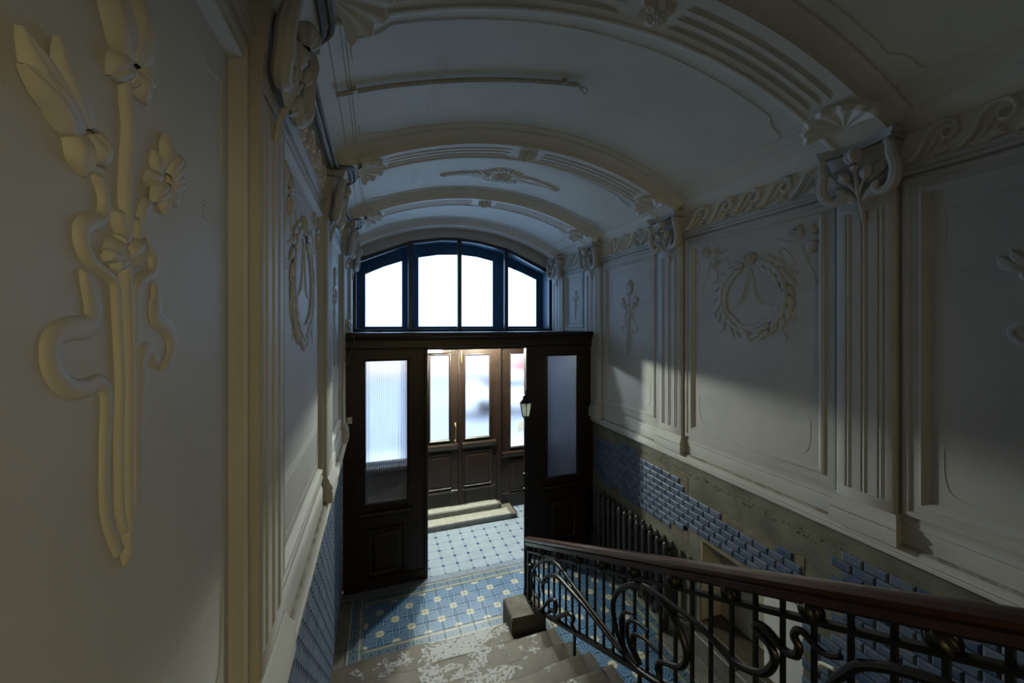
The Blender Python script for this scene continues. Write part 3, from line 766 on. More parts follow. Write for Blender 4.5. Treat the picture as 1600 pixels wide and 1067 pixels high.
# ---- capitals
def ball_bud(mb, c, r, L, axis, n=5, rid=.35):
    """closed iris bud: overlapping ribs around an axis"""
    ax = Vector(axis).normalized(); a = ax.cross(Vector((1, .2, .1))); a.normalize(); b = ax.cross(a); g = []
    for i in range(9):
        s = i / 8; rr = r * (math.sin(PI * (.10 + .88 * s)) ** .8)
        g.append([Vector(c) + ax * L * (s - .5) + (a * math.cos(t) + b * math.sin(t)) * rr * (1 + rid * (abs(math.cos(n * t / 2 + s * .9)) - .5)) for t in [2 * PI * j / 32 for j in range(32)]])
    return mb.grid(g, cv=True)
def capital():
    e = empty('capital')
    plan = []
    for k in range(13):
        u = -.205 + .41 * k / 12; plan.append((u, .115 + .055 * (abs(u) / .205) ** 2))
    for z0, z1, s_ in ((.328, .350, .95), (.350, .378, 1.0)):
        pl_ = [(-.205 * s_, 0)] + [(u * s_, o * s_) for u, o in plan] + [(.205 * s_, 0)]
        mb = MB().prism(pl_, lambda p, q, t: (q, p, t), z0, z1)
        mb.build('abacus', 'wall', e)
    g = []
    for z, o, hw in ((-.03, .05, .150), (.06, .055, .152), (.16, .068, .155), (.25, .088, .165), (.32, .11, .185)):
        g.append([(0, -hw, z), (o * .9, -hw, z), (o, -hw + .02, z), (o, hw - .02, z), (o * .9, hw, z), (0, hw, z)])
    MB().grid(g).build('bell', 'wall', e)
    for sg in (-1, 1):
        pts = [(.145, .165, .315), (.150, .185, .285), (.135, .185, .23), (.125, .200, .16), (.12, .195, .09), (.105, .165, .045), (.10, .12, .03), (.105, .09, .055), (.11, .095, .085), (.11, .115, .09)]
        pts = smooth([(o, u * sg, w) for o, u, w in pts], 3); k = len(pts)
        MB().tube(pts, [.010 + .022 * math.sin(PI * (.12 + .80 * i / (k - 1))) for i in range(k)], 8).build('volute', 'wall', e)
        mb = MB(); fn = lambda u, w, o: (o + .09, u * sg, w)
        mb.petal((.02, .0), (.13, .13), .035, .03, fn); mb.petal((.03, .12), (.17, .24), .04, .03, fn); mb.petal((.03, .02), (.16, .055), .028, .03, fn)
        mb.build('acanthus_leaf', 'wall', e)
        mb = MB(); ball_bud(mb, (.135, .062 * sg, .165), .027, .085, (.15, .45 * sg, 1)); mb.tube([(.10, .0, .04), (.115, .02 * sg, .08), (.13, .048 * sg, .13)], .008, 6); mb.build('bud', 'wall', e)
    mb = MB(); ball_bud(mb, (.155, 0, .285), .042, .10, (.1, 0, 1)); ball_bud(mb, (.14, 0, .215), .022, .05, (0, 0, 1)); mb.build('bud', 'wall', e)
    MB().tube([(.05, 0, -.13), (.062, 0, -.05), (.10, 0, .04), (.125, 0, .14), (.14, 0, .22)], [.009, .012, .012, .012, .010], 8).build('stem', 'wall', e)
    return e
cap0 = capital(); first = True
for side in SIDES:
    for (a, b) in PIL + [PILN]:
        c_ = cap0 if first else copy(cap0); first = False
        onwall(c_, side, (a + b) / 2, 3.985)
        hw = (b - a) / 2
        if b > 5: c_.scale = (1, 1.05, 1)

# ---- frieze of running scrolls
def scroll_unit():
    e = empty('frieze_scroll')
    MB().rtube([(-.14, .015), (-.09, .03), (-.045, .09), (-.01, .155), (.05, .185), (.105, .165), (.12, .115), (.09, .08), (.055, .09), (.05, .125), (.075, .135)], lambda s: .018 - .008 * s, .040, XYZ, 7).build('scroll', 'cream', e)
    MB().rtube([(-.05, .02), (.0, .065), (.04, .12), (.08, .135)], .009, .034, XYZ, 6).build('scroll', 'cream', e)
    mb = MB()
    for t_ in ((.075, .045), (.06, .065), (.085, .02)): mb.petal((.01, .015), t_, .018, .042, XYZ)
    mb.build('bud', 'cream', e)
    mb = MB()
    for k in range(5):
        a = PI / 2 + k * 2 * PI / 5; mb.petal((.10, .195), (.10 + .042 * math.cos(a), .195 + .042 * math.sin(a)), .015, .02, XYZ, ns=5, nv=4)
    mb.build('star_flower', 'cream', e)
    return e
fs0 = scroll_unit(); first = True
for side in SIDES:
    for i, (a, b) in enumerate(BAYS):
        L = (b - a) - .10; n = max(2, round(L / .25)) if i else 5
        for k in range(n):
            o = fs0 if first else copy(fs0); first = False
            st_ = L / n
            onwall(o, side, a + .05 + st_ * (k + .5), 4.152)
            o.location.x += .010 * side[3]
            o.scale = (1, st_ / .25, 1)

# ---------------------------------------------------------------- vaulted ceiling
VR, VZ, VX, VA = 3.334, 1.526, 1.30, .5074
def V(th, y, d=0.0): return (VX + (VR - d) * math.sin(th), y, VZ + (VR - d) * math.cos(th))
mb = MB(); n = 64
g = [[V(-.53 + 1.06 * i / n, y) for i in range(n + 1)] for y in (-1.25, 6.42)]
g2 = [[V(-.53 + 1.06 * i / n, y, -.15) for i in range(n + 1)] for y in (-1.25, 6.42)]
mb.grid([g[0], g[1], g2[1], g2[0]], cu=True)
ceiling = mb.build('ceiling', 'cream')
tag(ceiling, 'shallow barrel vault crossed by fluted plaster ribs', 'ceiling', kind='structure')
# flat shoulders between cornice and vault
for x0, x1 in ((XL - .1, -.30), (2.90, XR + .1)):
    MB().box(x0, x1, -1.25, 6.42, 4.448, 4.60).build('vault_shoulder', 'cream', ceiling, False)

def rib(y0, y1, flutes=True):
    e = empty('vault_rib', parent=ceiling)
    d = .088; W = y1 - y0; na = 132
    prof = [(y0 - .10, 0, 0), (y0 - .095, .012, 0), (y0 - .06, .018, 0), (y0 - .05, .03, 0), (y0 - .012, .05, 0), (y0 - .008, .066, 0), (y0, .075, 0), (y0, d, 0), (y0 + .02, d, 0), (y0 + .024, d, 0)]
    if flutes:
        for c in (.25, .45, .65):
            yc = y0 + c * W; h = .0145 * W / .33
            prof += [(yc - h - .004, d, 0), (yc - h, d, 1), (yc - h * .4, d, 1.25), (yc + h * .4, d, 1.25), (yc + h, d, 1), (yc + h + .004, d, 0)]
    prof += [(y1 - .055, d, 0), (y1 - .050, d + .010, 0), (y1 - .035, d + .014, 0), (y1 - .022, d + .008, 0), (y1 - .016, d - .02, 0), (y1, d - .03, 0), (y1 + .004, .03, 0), (y1 + .04, .022, 0), (y1 + .045, .008, 0), (y1 + .075, .006, 0), (y1 + .08, 0, 0)]
    g = []
    for i in range(na + 1):
        th = -.512 + 1.024 * i / na
        m_ = max(0, min(1, (abs(th) - .052) / .006)) * max(0, min(1, (.385 - abs(th)) / .006))
        g.append([V(th, y, dd - .020 * m_ * fl_) for y, dd, fl_ in prof])
    MB().grid(g).build('rib_moulding', 'cream', e)
    if not flutes: return e
    for sg in (-1, 1):
        for c in (.27, .46, .65):
            th = sg * .402; yc = y0 + c * W
            fn = lambda u, w, o: V(th + u / VR, yc + w, d + o)
            mb = MB(); g = []
            for r_, o in ((.014, .001), (.012, .004), (.007, .005), (.005, .001)):
                g.append([fn(r_ * math.cos(2 * PI * j / 10), r_ * math.sin(2 * PI * j / 10), o) for j in range(10)])
            mb.grid(g, cv=True).build('drilled_ring', 'cream', e)
        # fan of fluted leaves over the capital
        ths = sg * .466; yc = (y0 + y1) / 2
        fn = lambda u, w, o: V(ths - sg * w / VR, yc + u, d + o - .004)
        g = []
        for i in range(10):
            rr = i / 9
            row = []
            for j in range(57):
                ph = -1.42 + 2.84 * j / 56
                sc_ = 1 + .035 * math.cos(ph * 14)
                R_ = (.235 - .03 * abs(ph) / 1.42) * rr * sc_
                o = .012 + .050 * rr ** 2.2 + .011 * math.cos(ph * 14) * rr ** .7 - (.028 * max(0, rr - .9) / .1)
                row.append(fn(R_ * math.sin(ph) * 1.02, R_ * math.cos(ph), o))
            g.append(row)
        mb = MB().grid(g)
        mb.grid([g[-1], [fn((.222) * math.sin(-1.42 + 2.84 * j / 56), .222 * math.cos(-1.42 + 2.84 * j / 56), 0) for j in range(57)]])
        mb.build('fan_leaf', 'cream', e)
    # rosette at the crown
    yc = (y0 + y1) / 2 - .01
    fn = lambda u, w, o: V(.004 + u / VR, yc + w, d + o)
    mb = MB()
    for k in range(6):
        a = k * PI / 3 + .3
        mb.petal((.02 * math.cos(a), .02 * math.sin(a)), (.098 * math.cos(a), .088 * math.sin(a)), .040, .045, fn, bend=.12)
    for k in range(4):
        a = k * PI / 2 + .8
        mb.petal((0, 0), (.055 * math.cos(a), .055 * math.sin(a)), .030, .065, fn)
    mb.build('rosette', 'cream', e)
    return e
RIBS = [(1.43, 1.75), (3.18, 3.49), (4.69, 5.00)]
for a, b in RIBS: rib(a, b)
rib(-.10, .20)
# plain wall rib framing the lunette
rib(6.03, 6.22, False)
# bay frames on the vault
for a, b, med in ((.30, 1.33, 0), (1.84, 3.07, 0), (3.58, 4.58, 1), (5.10, 5.92, 0)):
    e = empty('vault_panel', parent=ceiling)
    fn = lambda u, w, o: V(u / VR, w, o)
    T = .44 * VR; mb = MB()
    mb.ring(-T - .12, T + .12, a + .02, b - .02, [(0, 0), (.004, .012), (.02, .014), (.026, .004), (.05, .004), (.054, .012), (.064, .012), (.07, 0)], lambda u, w, o: V(u / VR, w, o)) if False else None
    for th in (.470, .452, .446):
        for sg in (-1, 1):
            mb.rtube([(sg * th * VR, a), (sg * th * VR, (a + b) / 2), (sg * th * VR, b)], .0055, .008, fn, 4, taper=False)
    MB()
    mb.build('edge_moulding', 'cream', e)
    for yy, d_ in ((a + .07, 1), (b - .07, -1)):
        mb = MB()
        pts = [(-T + .005, yy + d_ * .22), (-T, yy + d_ * .10), (-T + .03, yy + d_ * .055), (-T + .10, yy + d_ * .05), (-T + .16, yy + d_ * .03), (-T + .20, yy)]
        pts += [(-T + .2 + (2 * T - .4) * k / 30, yy) for k in range(1, 30)]
        pts += [(-p[0], p[1]) for p in reversed(pts[:6])]
        mb.rtube(pts, .007, .009, fn, 4)
        mb.build('line_moulding', 'cream', e)
    mb = MB()
    for sg in (-1,):
        for q in range(4):
            u = sg * (.98 - q * .018)
            L0, L1 = (a + b) / 2 - .32 * (b - a) / 1.2, (a + b) / 2 + .32 * (b - a) / 1.2
            mb.rtube([(u, L0 + .02 * q), (u, L1 - .02 * q)], .003, .004, fn, 4, taper=False)
    mb.build('scored_lines', 'cream', e)
    if med:
        fm = lambda u, w, o: V((u + .02) / VR, 4.10 + w, o)
        mb = MB(); g = []
        for r_, o in ((.135, 0), (.135, .018), (.12, .026), (.108, .012), (.09, .010), (.082, .028), (.06, .040), (.03, .042), (.002, .044)):
            g.append([fm(r_ * math.cos(2 * PI * j / 28) * 1.15, r_ * math.sin(2 * PI * j / 28) * .8, o + (.006 * math.cos(j * PI) if r_ < .09 else 0)) for j in range(28)])
        mb.grid(g, cv=True).build('medallion', 'cream', e)
        rs = random.Random(21)
        for sg in (-1, 1):
            mb = MB()
            mb.rtube([(sg * .13, 0), (sg * .3, .03), (sg * .45, .0), (sg * .64, .01)], lambda s: .016 - .008 * s, .020, fm, 6)
            for k in range(16):
                u = .16 + .026 * k; sp_ = .085 * (1 - k / 20)
                for s2 in (-1, 1):
                    mb.petal((sg * u, 0), (sg * (u + .09), s2 * sp_ * rs.uniform(.8, 1.5)), .020, .026, fm, bend=.1 * s2, ns=5, nv=4)
            ball = (sg * .65, .01)
            mb.petal((sg * .61, .01), (sg * .70, .01), .028, .035, fm)
            mb.build('leaf_spray', 'cream', e)
            mb = MB()
            for k in range(9):
                a_ = sg * PI / 2 + (k - 4) * .28
                mb.petal((.08 * math.cos(a_), .10 * math.sin(a_)), (.26 * math.cos(a_), .215 * math.sin(a_)), .026, .030, fm, bend=.15, ns=6, nv=4)
            mb.build('leaf_crest', 'cream', e)

# ---------------------------------------------------------------- front wall with lunette and entrance
Wp = [(-.361, 4.19), (.49, 4.541), (.996, 4.635), (1.295, 4.647), (1.65, 4.62), (2.14, 4.525), (2.985, 4.166)]     # top edge of the lunette
arc = [V(-.512 + 1.024 * i / 48, 0) for i in range(49)]
def wtop(x, P=Wp):
    if x <= P[0][0]: return P[0][1]
    for (a, za), (b, zb) in zip(P, P[1:]):
        if a <= x <= b: return za + (zb - za) * (x - a) / (b - a)
    return P[-1][1]
mb = MB()
xs = sorted([-.45, -.361] + [-.30 + 3.2 * i / 48 for i in range(49)] + [p[0] for p in Wp] + [2.985, 3.05])
g = []
for x in xs:
    th = math.asin(max(-.53, min(.53, (x - VX) / VR)))
    g.append([(x, 6.36, wtop(x)), (x, 6.36, VZ + VR * math.cos(th) + .04), (x, 6.95, VZ + VR * math.cos(th) + .04), (x, 6.95, wtop(x))])
mb.grid(g, cv=True)
wall_front = mb.build('wall_front', 'wall', None, False)
tag(wall_front, 'end wall above and around the arched window', 'wall', kind='structure')
# lower front wall: jambs, and the slab between doors and window
MB().box(-.45, -.37, 6.36, 6.62, -.01, 3.02).box(2.97, 3.05, 6.36, 6.62, -.01, 3.02).build('door_jamb_wall', 'wall', wall_front, False)
MB().box(-.37, 2.97, 6.36, 6.62, 2.86, 3.02).build('lintel', 'wall', wall_front, False)
MB().box(-.45, 3.05, 6.36, 6.95, 2.98, 3.085).build('window_sill_slab', 'reveal', wall_front, False)
# dark reveal between inner and outer lunette
rev = MB(); top = [(-.361, 4.19)] + Wp[1:-1] + [(2.985, 4.166)]
rev.grid([[(x, y, z - .005) for x, z in [(-.361, 3.085)] + top + [(2.985, 3.085)]] for y in (6.44, 6.84)])
rev.build('window_reveal', 'reveal', wall_front, False)
# vestibule: deck over it
deck = MB().box(-.40, 3.0, 5.05, 6.40, 3.06, 3.085).build('ceiling_vestibule', 'wall', None, False)
tag(deck, 'flat ceiling deck over the vestibule behind the wooden screen', 'ceiling', kind='structure')

MB().box(-.40, -.302, 5.09, 6.36, 0, 3.058).build('added_dark_cladding', 'vestdark', wall_left, False)  # added dark boards on both sides, darken the view through the glass
MB().box(2.902, 3.0, 5.09, 6.36, 0, 3.058).build('added_dark_cladding', 'vestdark', wall_right, False)
# inner lunette: dark frame, four lights
win1 = MB()
fw = .05
mb = MB(); inn = [(max(-.361 + fw, min(2.985 - fw, x)), z - fw) for x, z in Wp]
outer = [(-.361, 3.085)] + Wp + [(2.985, 3.085)]; inner = [(-.361 + fw, 3.085 + fw * .8)] + inn + [(2.985 - fw, 3.085 + fw * .8)]
mb.grid([[(x, 6.37, z) for x, z in outer], [(x, 6.37, z) for x, z in inner], [(x, 6.44, z) for x, z in inner], [(x, 6.44, z) for x, z in outer]], cu=True, cv=True)
win1 = mb.build('window_1', 'winframe', None, False)
tag(win1, 'arched four-light inner window frame of dark painted wood above the screen', 'window', kind='structure')
MULL = [(.465, .53), (1.265, 1.33), (2.09, 2.155)]
for a, b in MULL:
    c_ = (a + b) / 2
    MB().bbox(a, b, 6.36, 6.45, 3.10, wtop(c_) - .02, .012).build('mullion', 'winframe', win1, False)
edges = [-.361 + fw] + [v for m_ in MULL for v in m_] + [2.985 - fw]
for k in range(4):
    a, b = edges[2 * k], edges[2 * k + 1]
    pts = [(a, 3.12), (b, 3.12), (b, wtop(b) - fw)] + [(x, wtop(x) - fw) for x in [a + (b - a) * t for t in (.75, .5, .25)]] + [(a, wtop(a) - fw)]
    MB().prism(pts, lambda p, q, t: (p, t, q), 6.40, 6.406).build('glass_pane', 'winglass', win1, False)
# outer lunette: three frosted lights in a dark wall
OUT = [(-.19, .39, [(-.19, 4.03), (.1, 4.17), (.39, 4.277)]), (.667, 1.998, [(.667, 4.355), (1.0, 4.42), (1.38, 4.445), (1.7, 4.425), (1.998, 4.364)]), (2.296, 2.864, [(2.296, 4.273), (2.58, 4.175), (2.864, 4.056)])]
mb = MB()
def solid(x0, x1, zt0=None, zt1=None):
    mb.add([(x0, 6.80, 3.085), (x1, 6.80, 3.085), (x1, 6.80, 4.72), (x0, 6.80, 4.72), (x0, 6.92, 3.085), (x1, 6.92, 3.085), (x1, 6.92, 4.72), (x0, 6.92, 4.72)],
           [(0, 1, 2, 3), (4, 7, 6, 5), (0, 4, 5, 1), (1, 5, 6, 2), (2, 6, 7, 3), (3, 7, 4, 0)])
solid(-.45, -.19); solid(.39, .667); solid(1.998, 2.296); solid(2.864, 3.05)
for x0, x1, tp in OUT:
    mb.box(x0, x1, 6.80, 6.92, 3.05, 3.168)
    for (a, za), (b, zb) in zip(tp, tp[1:]):
        mb.add([(a, 6.80, za), (b, 6.80, zb), (b, 6.80, 4.72), (a, 6.80, 4.72), (a, 6.92, za), (b, 6.92, zb), (b, 6.92, 4.72), (a, 6.92, 4.72)], [(0, 1, 2, 3), (4, 7, 6, 5), (0, 4, 5, 1), (2, 6, 7, 3)])
win2 = mb.build('window_2', 'reveal', None, False)
tag(win2, 'outer arched window with three bright frosted panes behind the dark frame', 'window', kind='structure')
for x0, x1, tp in OUT:
    MB().prism([(x0, 3.168), (x1, 3.168)] + list(reversed(tp)), lambda p, q, t: (p, t, q), 6.82, 6.835).build('frosted_pane', 'skyglass', win2, False)

# ---------------------------------------------------------------- entrance doors (two leaves, two side lights)
def raised(mb, x0, x1, z0, z1, y, s=-1):
    """fielded panel facing -Y"""
    fn = lambda u, w, o: (u, y + s * o, w)
    mb.ring(x0, x1, z0, z1, [(-.02, 0), (-.018, .016), (-.008, .020), (0, .008), (.012, .004), (.050, .018), (.056, .022)], fn)
    mb.add([fn(x0 + .056, z0 + .056, .022), fn(x1 - .056, z0 + .056, .022), fn(x1 - .056, z1 - .056, .022), fn(x0 + .056, z1 - .056, .022)], [(0, 1, 2, 3)])
def leaf(name, x0, x1, gx0, gx1, gz0, gz1, zb, zt, y, label, mat='doorwood', gmat='doorglass', skirt=True):
    d = MB()
    d.box(x0, gx0, y, y + .05, zb, zt).box(gx1, x1, y, y + .05, zb, zt).box(gx0, gx1, y, y + .05, gz1, zt).box(gx0, gx1, y + .012, y + .05, zb, gz0)
    o = d.build(name, mat, None, False)
    tag(o, label, 'door', kind='structure')
    fn = lambda u, w, oo: (u, y - oo, w)
    MB().ring(gx0 - .012, gx1 + .012, gz0 - .012, gz1 + .012, [(0, 0), (.002, .012), (.010, .016), (.018, .008), (.028, -.012)], fn).build('glazing_bead', mat, o)
    MB().box(gx0 - .004, gx1 + .004, y + .022, y + .027, gz0 - .004, gz1 + .004).build('glass_pane', gmat, o, False)
    if skirt:
        zs = gz0 - .11
        prof = [(0, zs + .055), (.03, zs + .050), (.045, zs + .030), (.045, zs + .012), (.025, zs - .005), (.020, zs - .03), (.008, zs - .05), (0, zs - .055)]
        MB().grid([[(x0 + .03, y - o_, z) for o_, z in prof], [(x1 - .03, y - o_, z) for o_, z in prof]]).build('apron_moulding', mat, o)
        mb = MB(); raised(mb, gx0 - .01, gx1 + .01, .50 if zb > .1 else .30, zs - .12, y); mb.build('fielded_panel', mat, o)
        prof = [(0, zb + .26), (.015, zb + .25), (.02, zb + .235), (.008, zb + .215), (0, zb + .21)]
        MB().grid([[(x0 + .04, y - o_, z) for o_, z in prof], [(x1 - .04, y - o_, z) for o_, z in prof]]).build('kick_moulding', mat, o)
    return o
DY = 6.38
dl = leaf('door_1', .665, 1.296, .80, 1.132, 1.28, 2.70, .185, 2.80, DY, 'left leaf of the dark brown entrance door with brass pull')
dr = leaf('door_2', 1.304, 1.955, 1.385, 1.825, 1.28, 2.69, .185, 2.80, DY, 'right leaf of the dark brown entrance door beside the narrow side light')
ds = leaf('door_3', 2.01, 2.965, 2.195, 2.82, 1.04, 2.70, .0, 2.80, DY + .01, 'fixed side light right of the entrance door with a paper notice')
dq = leaf('door_4', -.365, .61, -.22, .44, 1.04, 2.70, .0, 2.80, DY + .01, 'fixed side light left of the entrance door seen through reeded glass')
fr = MB().box(.60, .67, DY - .02, DY + .08, 0, 2.86).box(1.95, 2.02, DY - .02, DY + .08, 0, 2.86).box(-.37, 2.97, DY - .02, DY + .08, 2.79, 2.87).build('trim_1', 'doorwood', None, False)
tag(fr, 'dark wooden frame around the entrance door leaves', 'door frame', kind='structure')
MB().bbox(1.274, 1.318, DY - .018, DY, .19, 2.79, .006).build('meeting_stile', 'doorwood', dr)
# brass pull, bolts, hinges, closer
mb = MB().tube(smooth([(1.222, DY, 1.25), (1.222, DY - .045, 1.27), (1.222, DY - .055, 1.33), (1.222, DY - .055, 1.46), (1.222, DY - .045, 1.52), (1.222, DY, 1.54)], 4), .010, 8)
mb.bbox(1.207, 1.237, DY - .008, DY, 1.23, 1.28, .003).bbox(1.207, 1.237, DY - .008, DY, 1.51, 1.56, .003).build('pull_handle', 'brass', dl)
MB().bbox(1.385, 1.415, DY - .03, DY, .22, .34, .006).tube([(1.40, DY - .035, .20), (1.40, DY - .035, .37)], .008, 8).build('floor_bolt', 'iron', dr)
MB().bbox(1.315, 1.335, DY - .02, DY, 2.56, 2.76, .004).tube([(1.325, DY - .03, 2.55), (1.325, DY - .03, 2.74)], .008, 8).build('top_bolt', 'brass', dr)
for z in (2.45, 1.9, .70):
    MB().tube([(1.957, DY - .012, z), (1.957, DY - .012, z + .13)], .010, 8).build('hinge', 'iron', dr)
MB().bbox(.76, 1.0, DY - .06, DY, 2.735, 2.785, .006).build('door_closer', 'plastic', dl)
MB().tube([(.99, DY - .05, 2.76), (1.13, DY - .10, 2.765), (1.20, DY - .03, 2.77)], .008, 6).build('closer_arm', 'iron', dl)
note = MB().bbox(2.335, 2.455, DY + .022, DY + .026, 1.31, 1.49, .0008).build('paper_notice', 'paper', None, False)
tag(note, 'small white paper notice stuck on the right side light glass', 'notice')

# ---------------------------------------------------------------- wooden screen between hall and vestibule
PY = 4.96
wp = MB().box(-.385, -.15, PY, PY + .055, 0, 2.90).box(.36, .575, PY, PY + .055, 0, 2.90).box(-.15, .36, PY, PY + .055, 2.765, 2.90).box(-.15, .36, PY + .012, PY + .05, 0, 1.03) \
    .box(1.955, 2.225, PY, PY + .055, 0, 2.90).box(2.74, 2.985, PY, PY + .055, 0, 2.90).box(2.225, 2.74, PY, PY + .055, 2.765, 2.90).box(2.225, 2.74, PY + .012, PY + .05, 0, 1.03)
scr = wp.build('wall_partition', 'wood', None, False)
tag(scr, 'dark wooden glazed screen with an open middle between hall and vestibule', 'partition', kind='structure')
fn = lambda u, w, oo: (u, PY - oo, w)
for a, b in ((-.15, .36), (2.225, 2.74)):
    MB().ring(a - .012, b + .012, 1.018, 2.777, [(0, 0), (.002, .010), (.010, .014), (.018, .006), (.026, -.014)], fn).build('glazing_bead', 'wood', scr)
    mb = MB(); raised(mb, a + .06, b - .06, .18, .70, PY); mb.build('fielded_panel', 'wood', scr)
    prof = [(0, .93), (.025, .925), (.036, .905), (.030, .885), (.012, .86), (0, .85)]
    MB().grid([[(a - .06, PY - o_, z) for o_, z in prof], [(b + .06, PY - o_, z) for o_, z in prof]]).build('apron_moulding', 'wood', scr)
    prof = [(0, .13), (.018, .12), (.018, 0), (0, 0)]
    MB().grid([[(a - .2, PY - o_, z) for o_, z in prof], [(b + .2, PY - o_, z) for o_, z in prof]]).build('kick_board', 'wood', scr)
MB().box(-.146, .356, PY + .022, PY + .027, 1.034, 2.761).build('reeded_pane', 'ribglass', scr, False)
MB().box(2.229, 2.736, PY + .022, PY + .027, 1.034, 2.761).build('glass_pane', 'sideglass', scr, False)
for a, b in ((.555, .600), (1.93, 1.975)):
    MB().bbox(a, b, PY - .022, PY + .075, 0, 2.90, .006).build('jamb_post', 'wood', scr)
prof = [(0, 2.875), (.010, 2.875), (.012, 2.90), (.03, 2.915), (.03, 3.00), (.045, 3.01), (.055, 3.035), (.075, 3.05), (.080, 3.09), (.075, 3.10), (0, 3.10)]
mb = MB().grid([[(x, PY - o_, z) for o_, z in prof] for x in (-.395, 2.995)])
mb.box(-.395, 2.995, PY, PY + .12, 2.89, 3.10).build('beam', 'wood', scr, False)
# light switch and loose cables on top of the screen
sw = MB().bbox(-.345, -.285, PY - .014, PY, 2.02, 2.10, .005).bbox(-.332, -.298, PY - .020, PY - .012, 2.035, 2.085, .003).build('light_switch', 'plastic', None, False)
tag(sw, 'ivory light switch on the left end of the dark screen', 'light switch')
jb = MB().bbox(-.37, -.315, 4.97, 5.02, 3.102, 3.26, .005).build('junction_box', 'plastic', None, False)
tag(jb, 'small ivory junction box on top of the screen at the left wall', 'junction box')
for k, pts in enumerate(([(-.34, 4.94, 3.24), (-.25, 4.93, 3.16), (-.12, 4.93, 3.12), (.05, 4.95, 3.108)], [(-.35, 4.90, 3.20), (-.37, 4.87, 3.0), (-.34, 4.87, 2.85), (-.37, 4.88, 2.70)], [(-.33, 4.93, 3.2), (-.30, 4.90, 3.12), (-.26, 4.87, 3.0), (-.32, 4.875, 2.82), (-.37, 4.88, 2.62)])):
    o = MB().tube(smooth(pts, 5), .0045, 6).build('cable', 'darkpipe')
    tag(o, ('thin grey cable lying along the top of the screen', 'short grey cable dangling straight down beside the left wall', 'grey cable looping out over the left end of the screen')[k], 'cable', 'loose cables at the left end of the screen')

# ---------------------------------------------------------------- behind the viewer: landing, back wall with light-shaping opening, added warm lamp
bw = MB().box(-.65, 3.25, -1.4, -1.25, -.1, 1.55).box(1.53, 3.25, -1.4, -1.25, 1.55, 5.0).box(-.65, 1.53, -1.4, -1.25, 3.20, 5.0).build('wall_back', 'wallback', None, False)  # jamb and lintel placed to bound the added lamp's light
tag(bw, 'unseen back wall of the hall, its opening sized to shape the warm lamp light', 'wall', kind='structure')
lf = MB().box(-.65, 3.25, -4.6, -1.2, 1.5, 1.65).build('floor_landing', 'stone', None, False)
tag(lf, 'stone floor of the upper landing', 'floor', kind='structure')
lr = MB().box(-.80, -.65, -4.6, -1.25, 1.5, 4.6).box(3.25, 3.4, -4.6, -1.25, 1.5, 4.6).box(-.8, 3.4, -4.75, -4.6, 1.5, 4.6).box(-.8, 3.4, -4.75, -1.25, 4.6, 4.75).build('wall_landing', 'wallback', None, False)
tag(lr, 'walls and ceiling of the upper landing', 'wall', kind='structure')
wl_ = empty('added_warm_lamp', (1.20, -1.95, 3.0)); tag(wl_, 'added warm globe lamp, out of view over the upper landing', 'lamp')
MB().lathe([(.001, -.11), (.05, -.10), (.09, -.06), (.11, 0), (.09, .06), (.05, .10), (.03, .11)], 20).build('globe', 'addedwarm', wl_)
MB().lathe([(.03, .105), (.035, .12), (.035, .16), (.01, .17)], 14).tube([(0, 0, .16), (0, 0, 1.59)], .006, 6).build('rod', 'brass', wl_)

for k, x in enumerate((.92, 1.66)):
    vl = empty('vestibule_lamp', (x, 6.0, 3.06)); tag(vl, ('small opal globe lamp on the vestibule ceiling, the left of two', 'small opal globe lamp on the vestibule ceiling, the right of two')[k], 'lamp', 'vestibule ceiling lamps')
    MB().lathe([(.04, 0), (.04, -.010), (.022, -.022), (.018, -.03)], 16).build('base_plate', 'plastic', vl)
    MB().lathe([(.018, -.026), (.038, -.040), (.05, -.070), (.043, -.098), (.025, -.115), (.001, -.12)], 18).build('globe', 'lampopal', vl)

# ================================================================= THINGS
# ---------------------------------------------------------------- wrought iron balustrade with wooden handrail
BX = 1.50; SL = .465
zt = lambda y: .962 + (3.787 - y) * SL          # handrail top
zm = lambda y: .845 + (3.706 - y) * SL          # upper flat rail
zb_ = lambda y: .487 + (3.27 - y) * SL          # bottom rail
bal = empty('stair_balustrade', (BX, 3.74, .303))
tag(bal, 'black wrought iron stair balustrade with whiplash scrolls, buds and a brown wooden handrail', 'balustrade')
inv = Matrix.Translation((-BX, -3.74, -.303))
def bpart(mb, name, mat, smooth_=True):
    o = mb.build(name, mat, bal, smooth_); o.matrix_parent_inverse = inv; return o
YE = .22
hp = [(-.030, -.085), (-.030, -.058), (-.022, -.050), (-.034, -.040), (-.038, -.022), (-.030, -.006), (-.012, 0), (.012, 0), (.030, -.006), (.038, -.022), (.034, -.040), (.022, -.050), (.030, -.058), (.030, -.085)]
ys = [3.80, 3.79, 3.76] + [3.7 - .12 * i for i in range(30)]
ys = [y for y in ys if y > YE] + [YE]
g = [[(BX + a * (1 if i else .6), y, zt(y) + (b if i else b * .8 - .01)) for a, b in hp] for i, y in enumerate(ys)]
mb = MB().grid(g, cv=True); n = len(hp)
mb.f.append(tuple(range(n))); mb.f.append(tuple(reversed(range((len(ys) - 1) * n, len(ys) * n))))
bpart(mb, 'handrail', 'rail')
def flat(y0, y1, zf, hw, hh, name):
    mb = MB(); v = []
    for y in (y0, y1):
        v += [(BX - hw, y, zf(y) - hh), (BX + hw, y, zf(y) - hh), (BX + hw, y, zf(y) + hh), (BX - hw, y, zf(y) + hh)]
    mb.add(v, [(0, 1, 2, 3), (7, 6, 5, 4), (0, 4, 5, 1), (1, 5, 6, 2), (2, 6, 7, 3), (3, 7, 4, 0)])
    bpart(mb, name, 'iron', False)
flat(3.76, YE, zm, .016, .011, 'upper_rail')
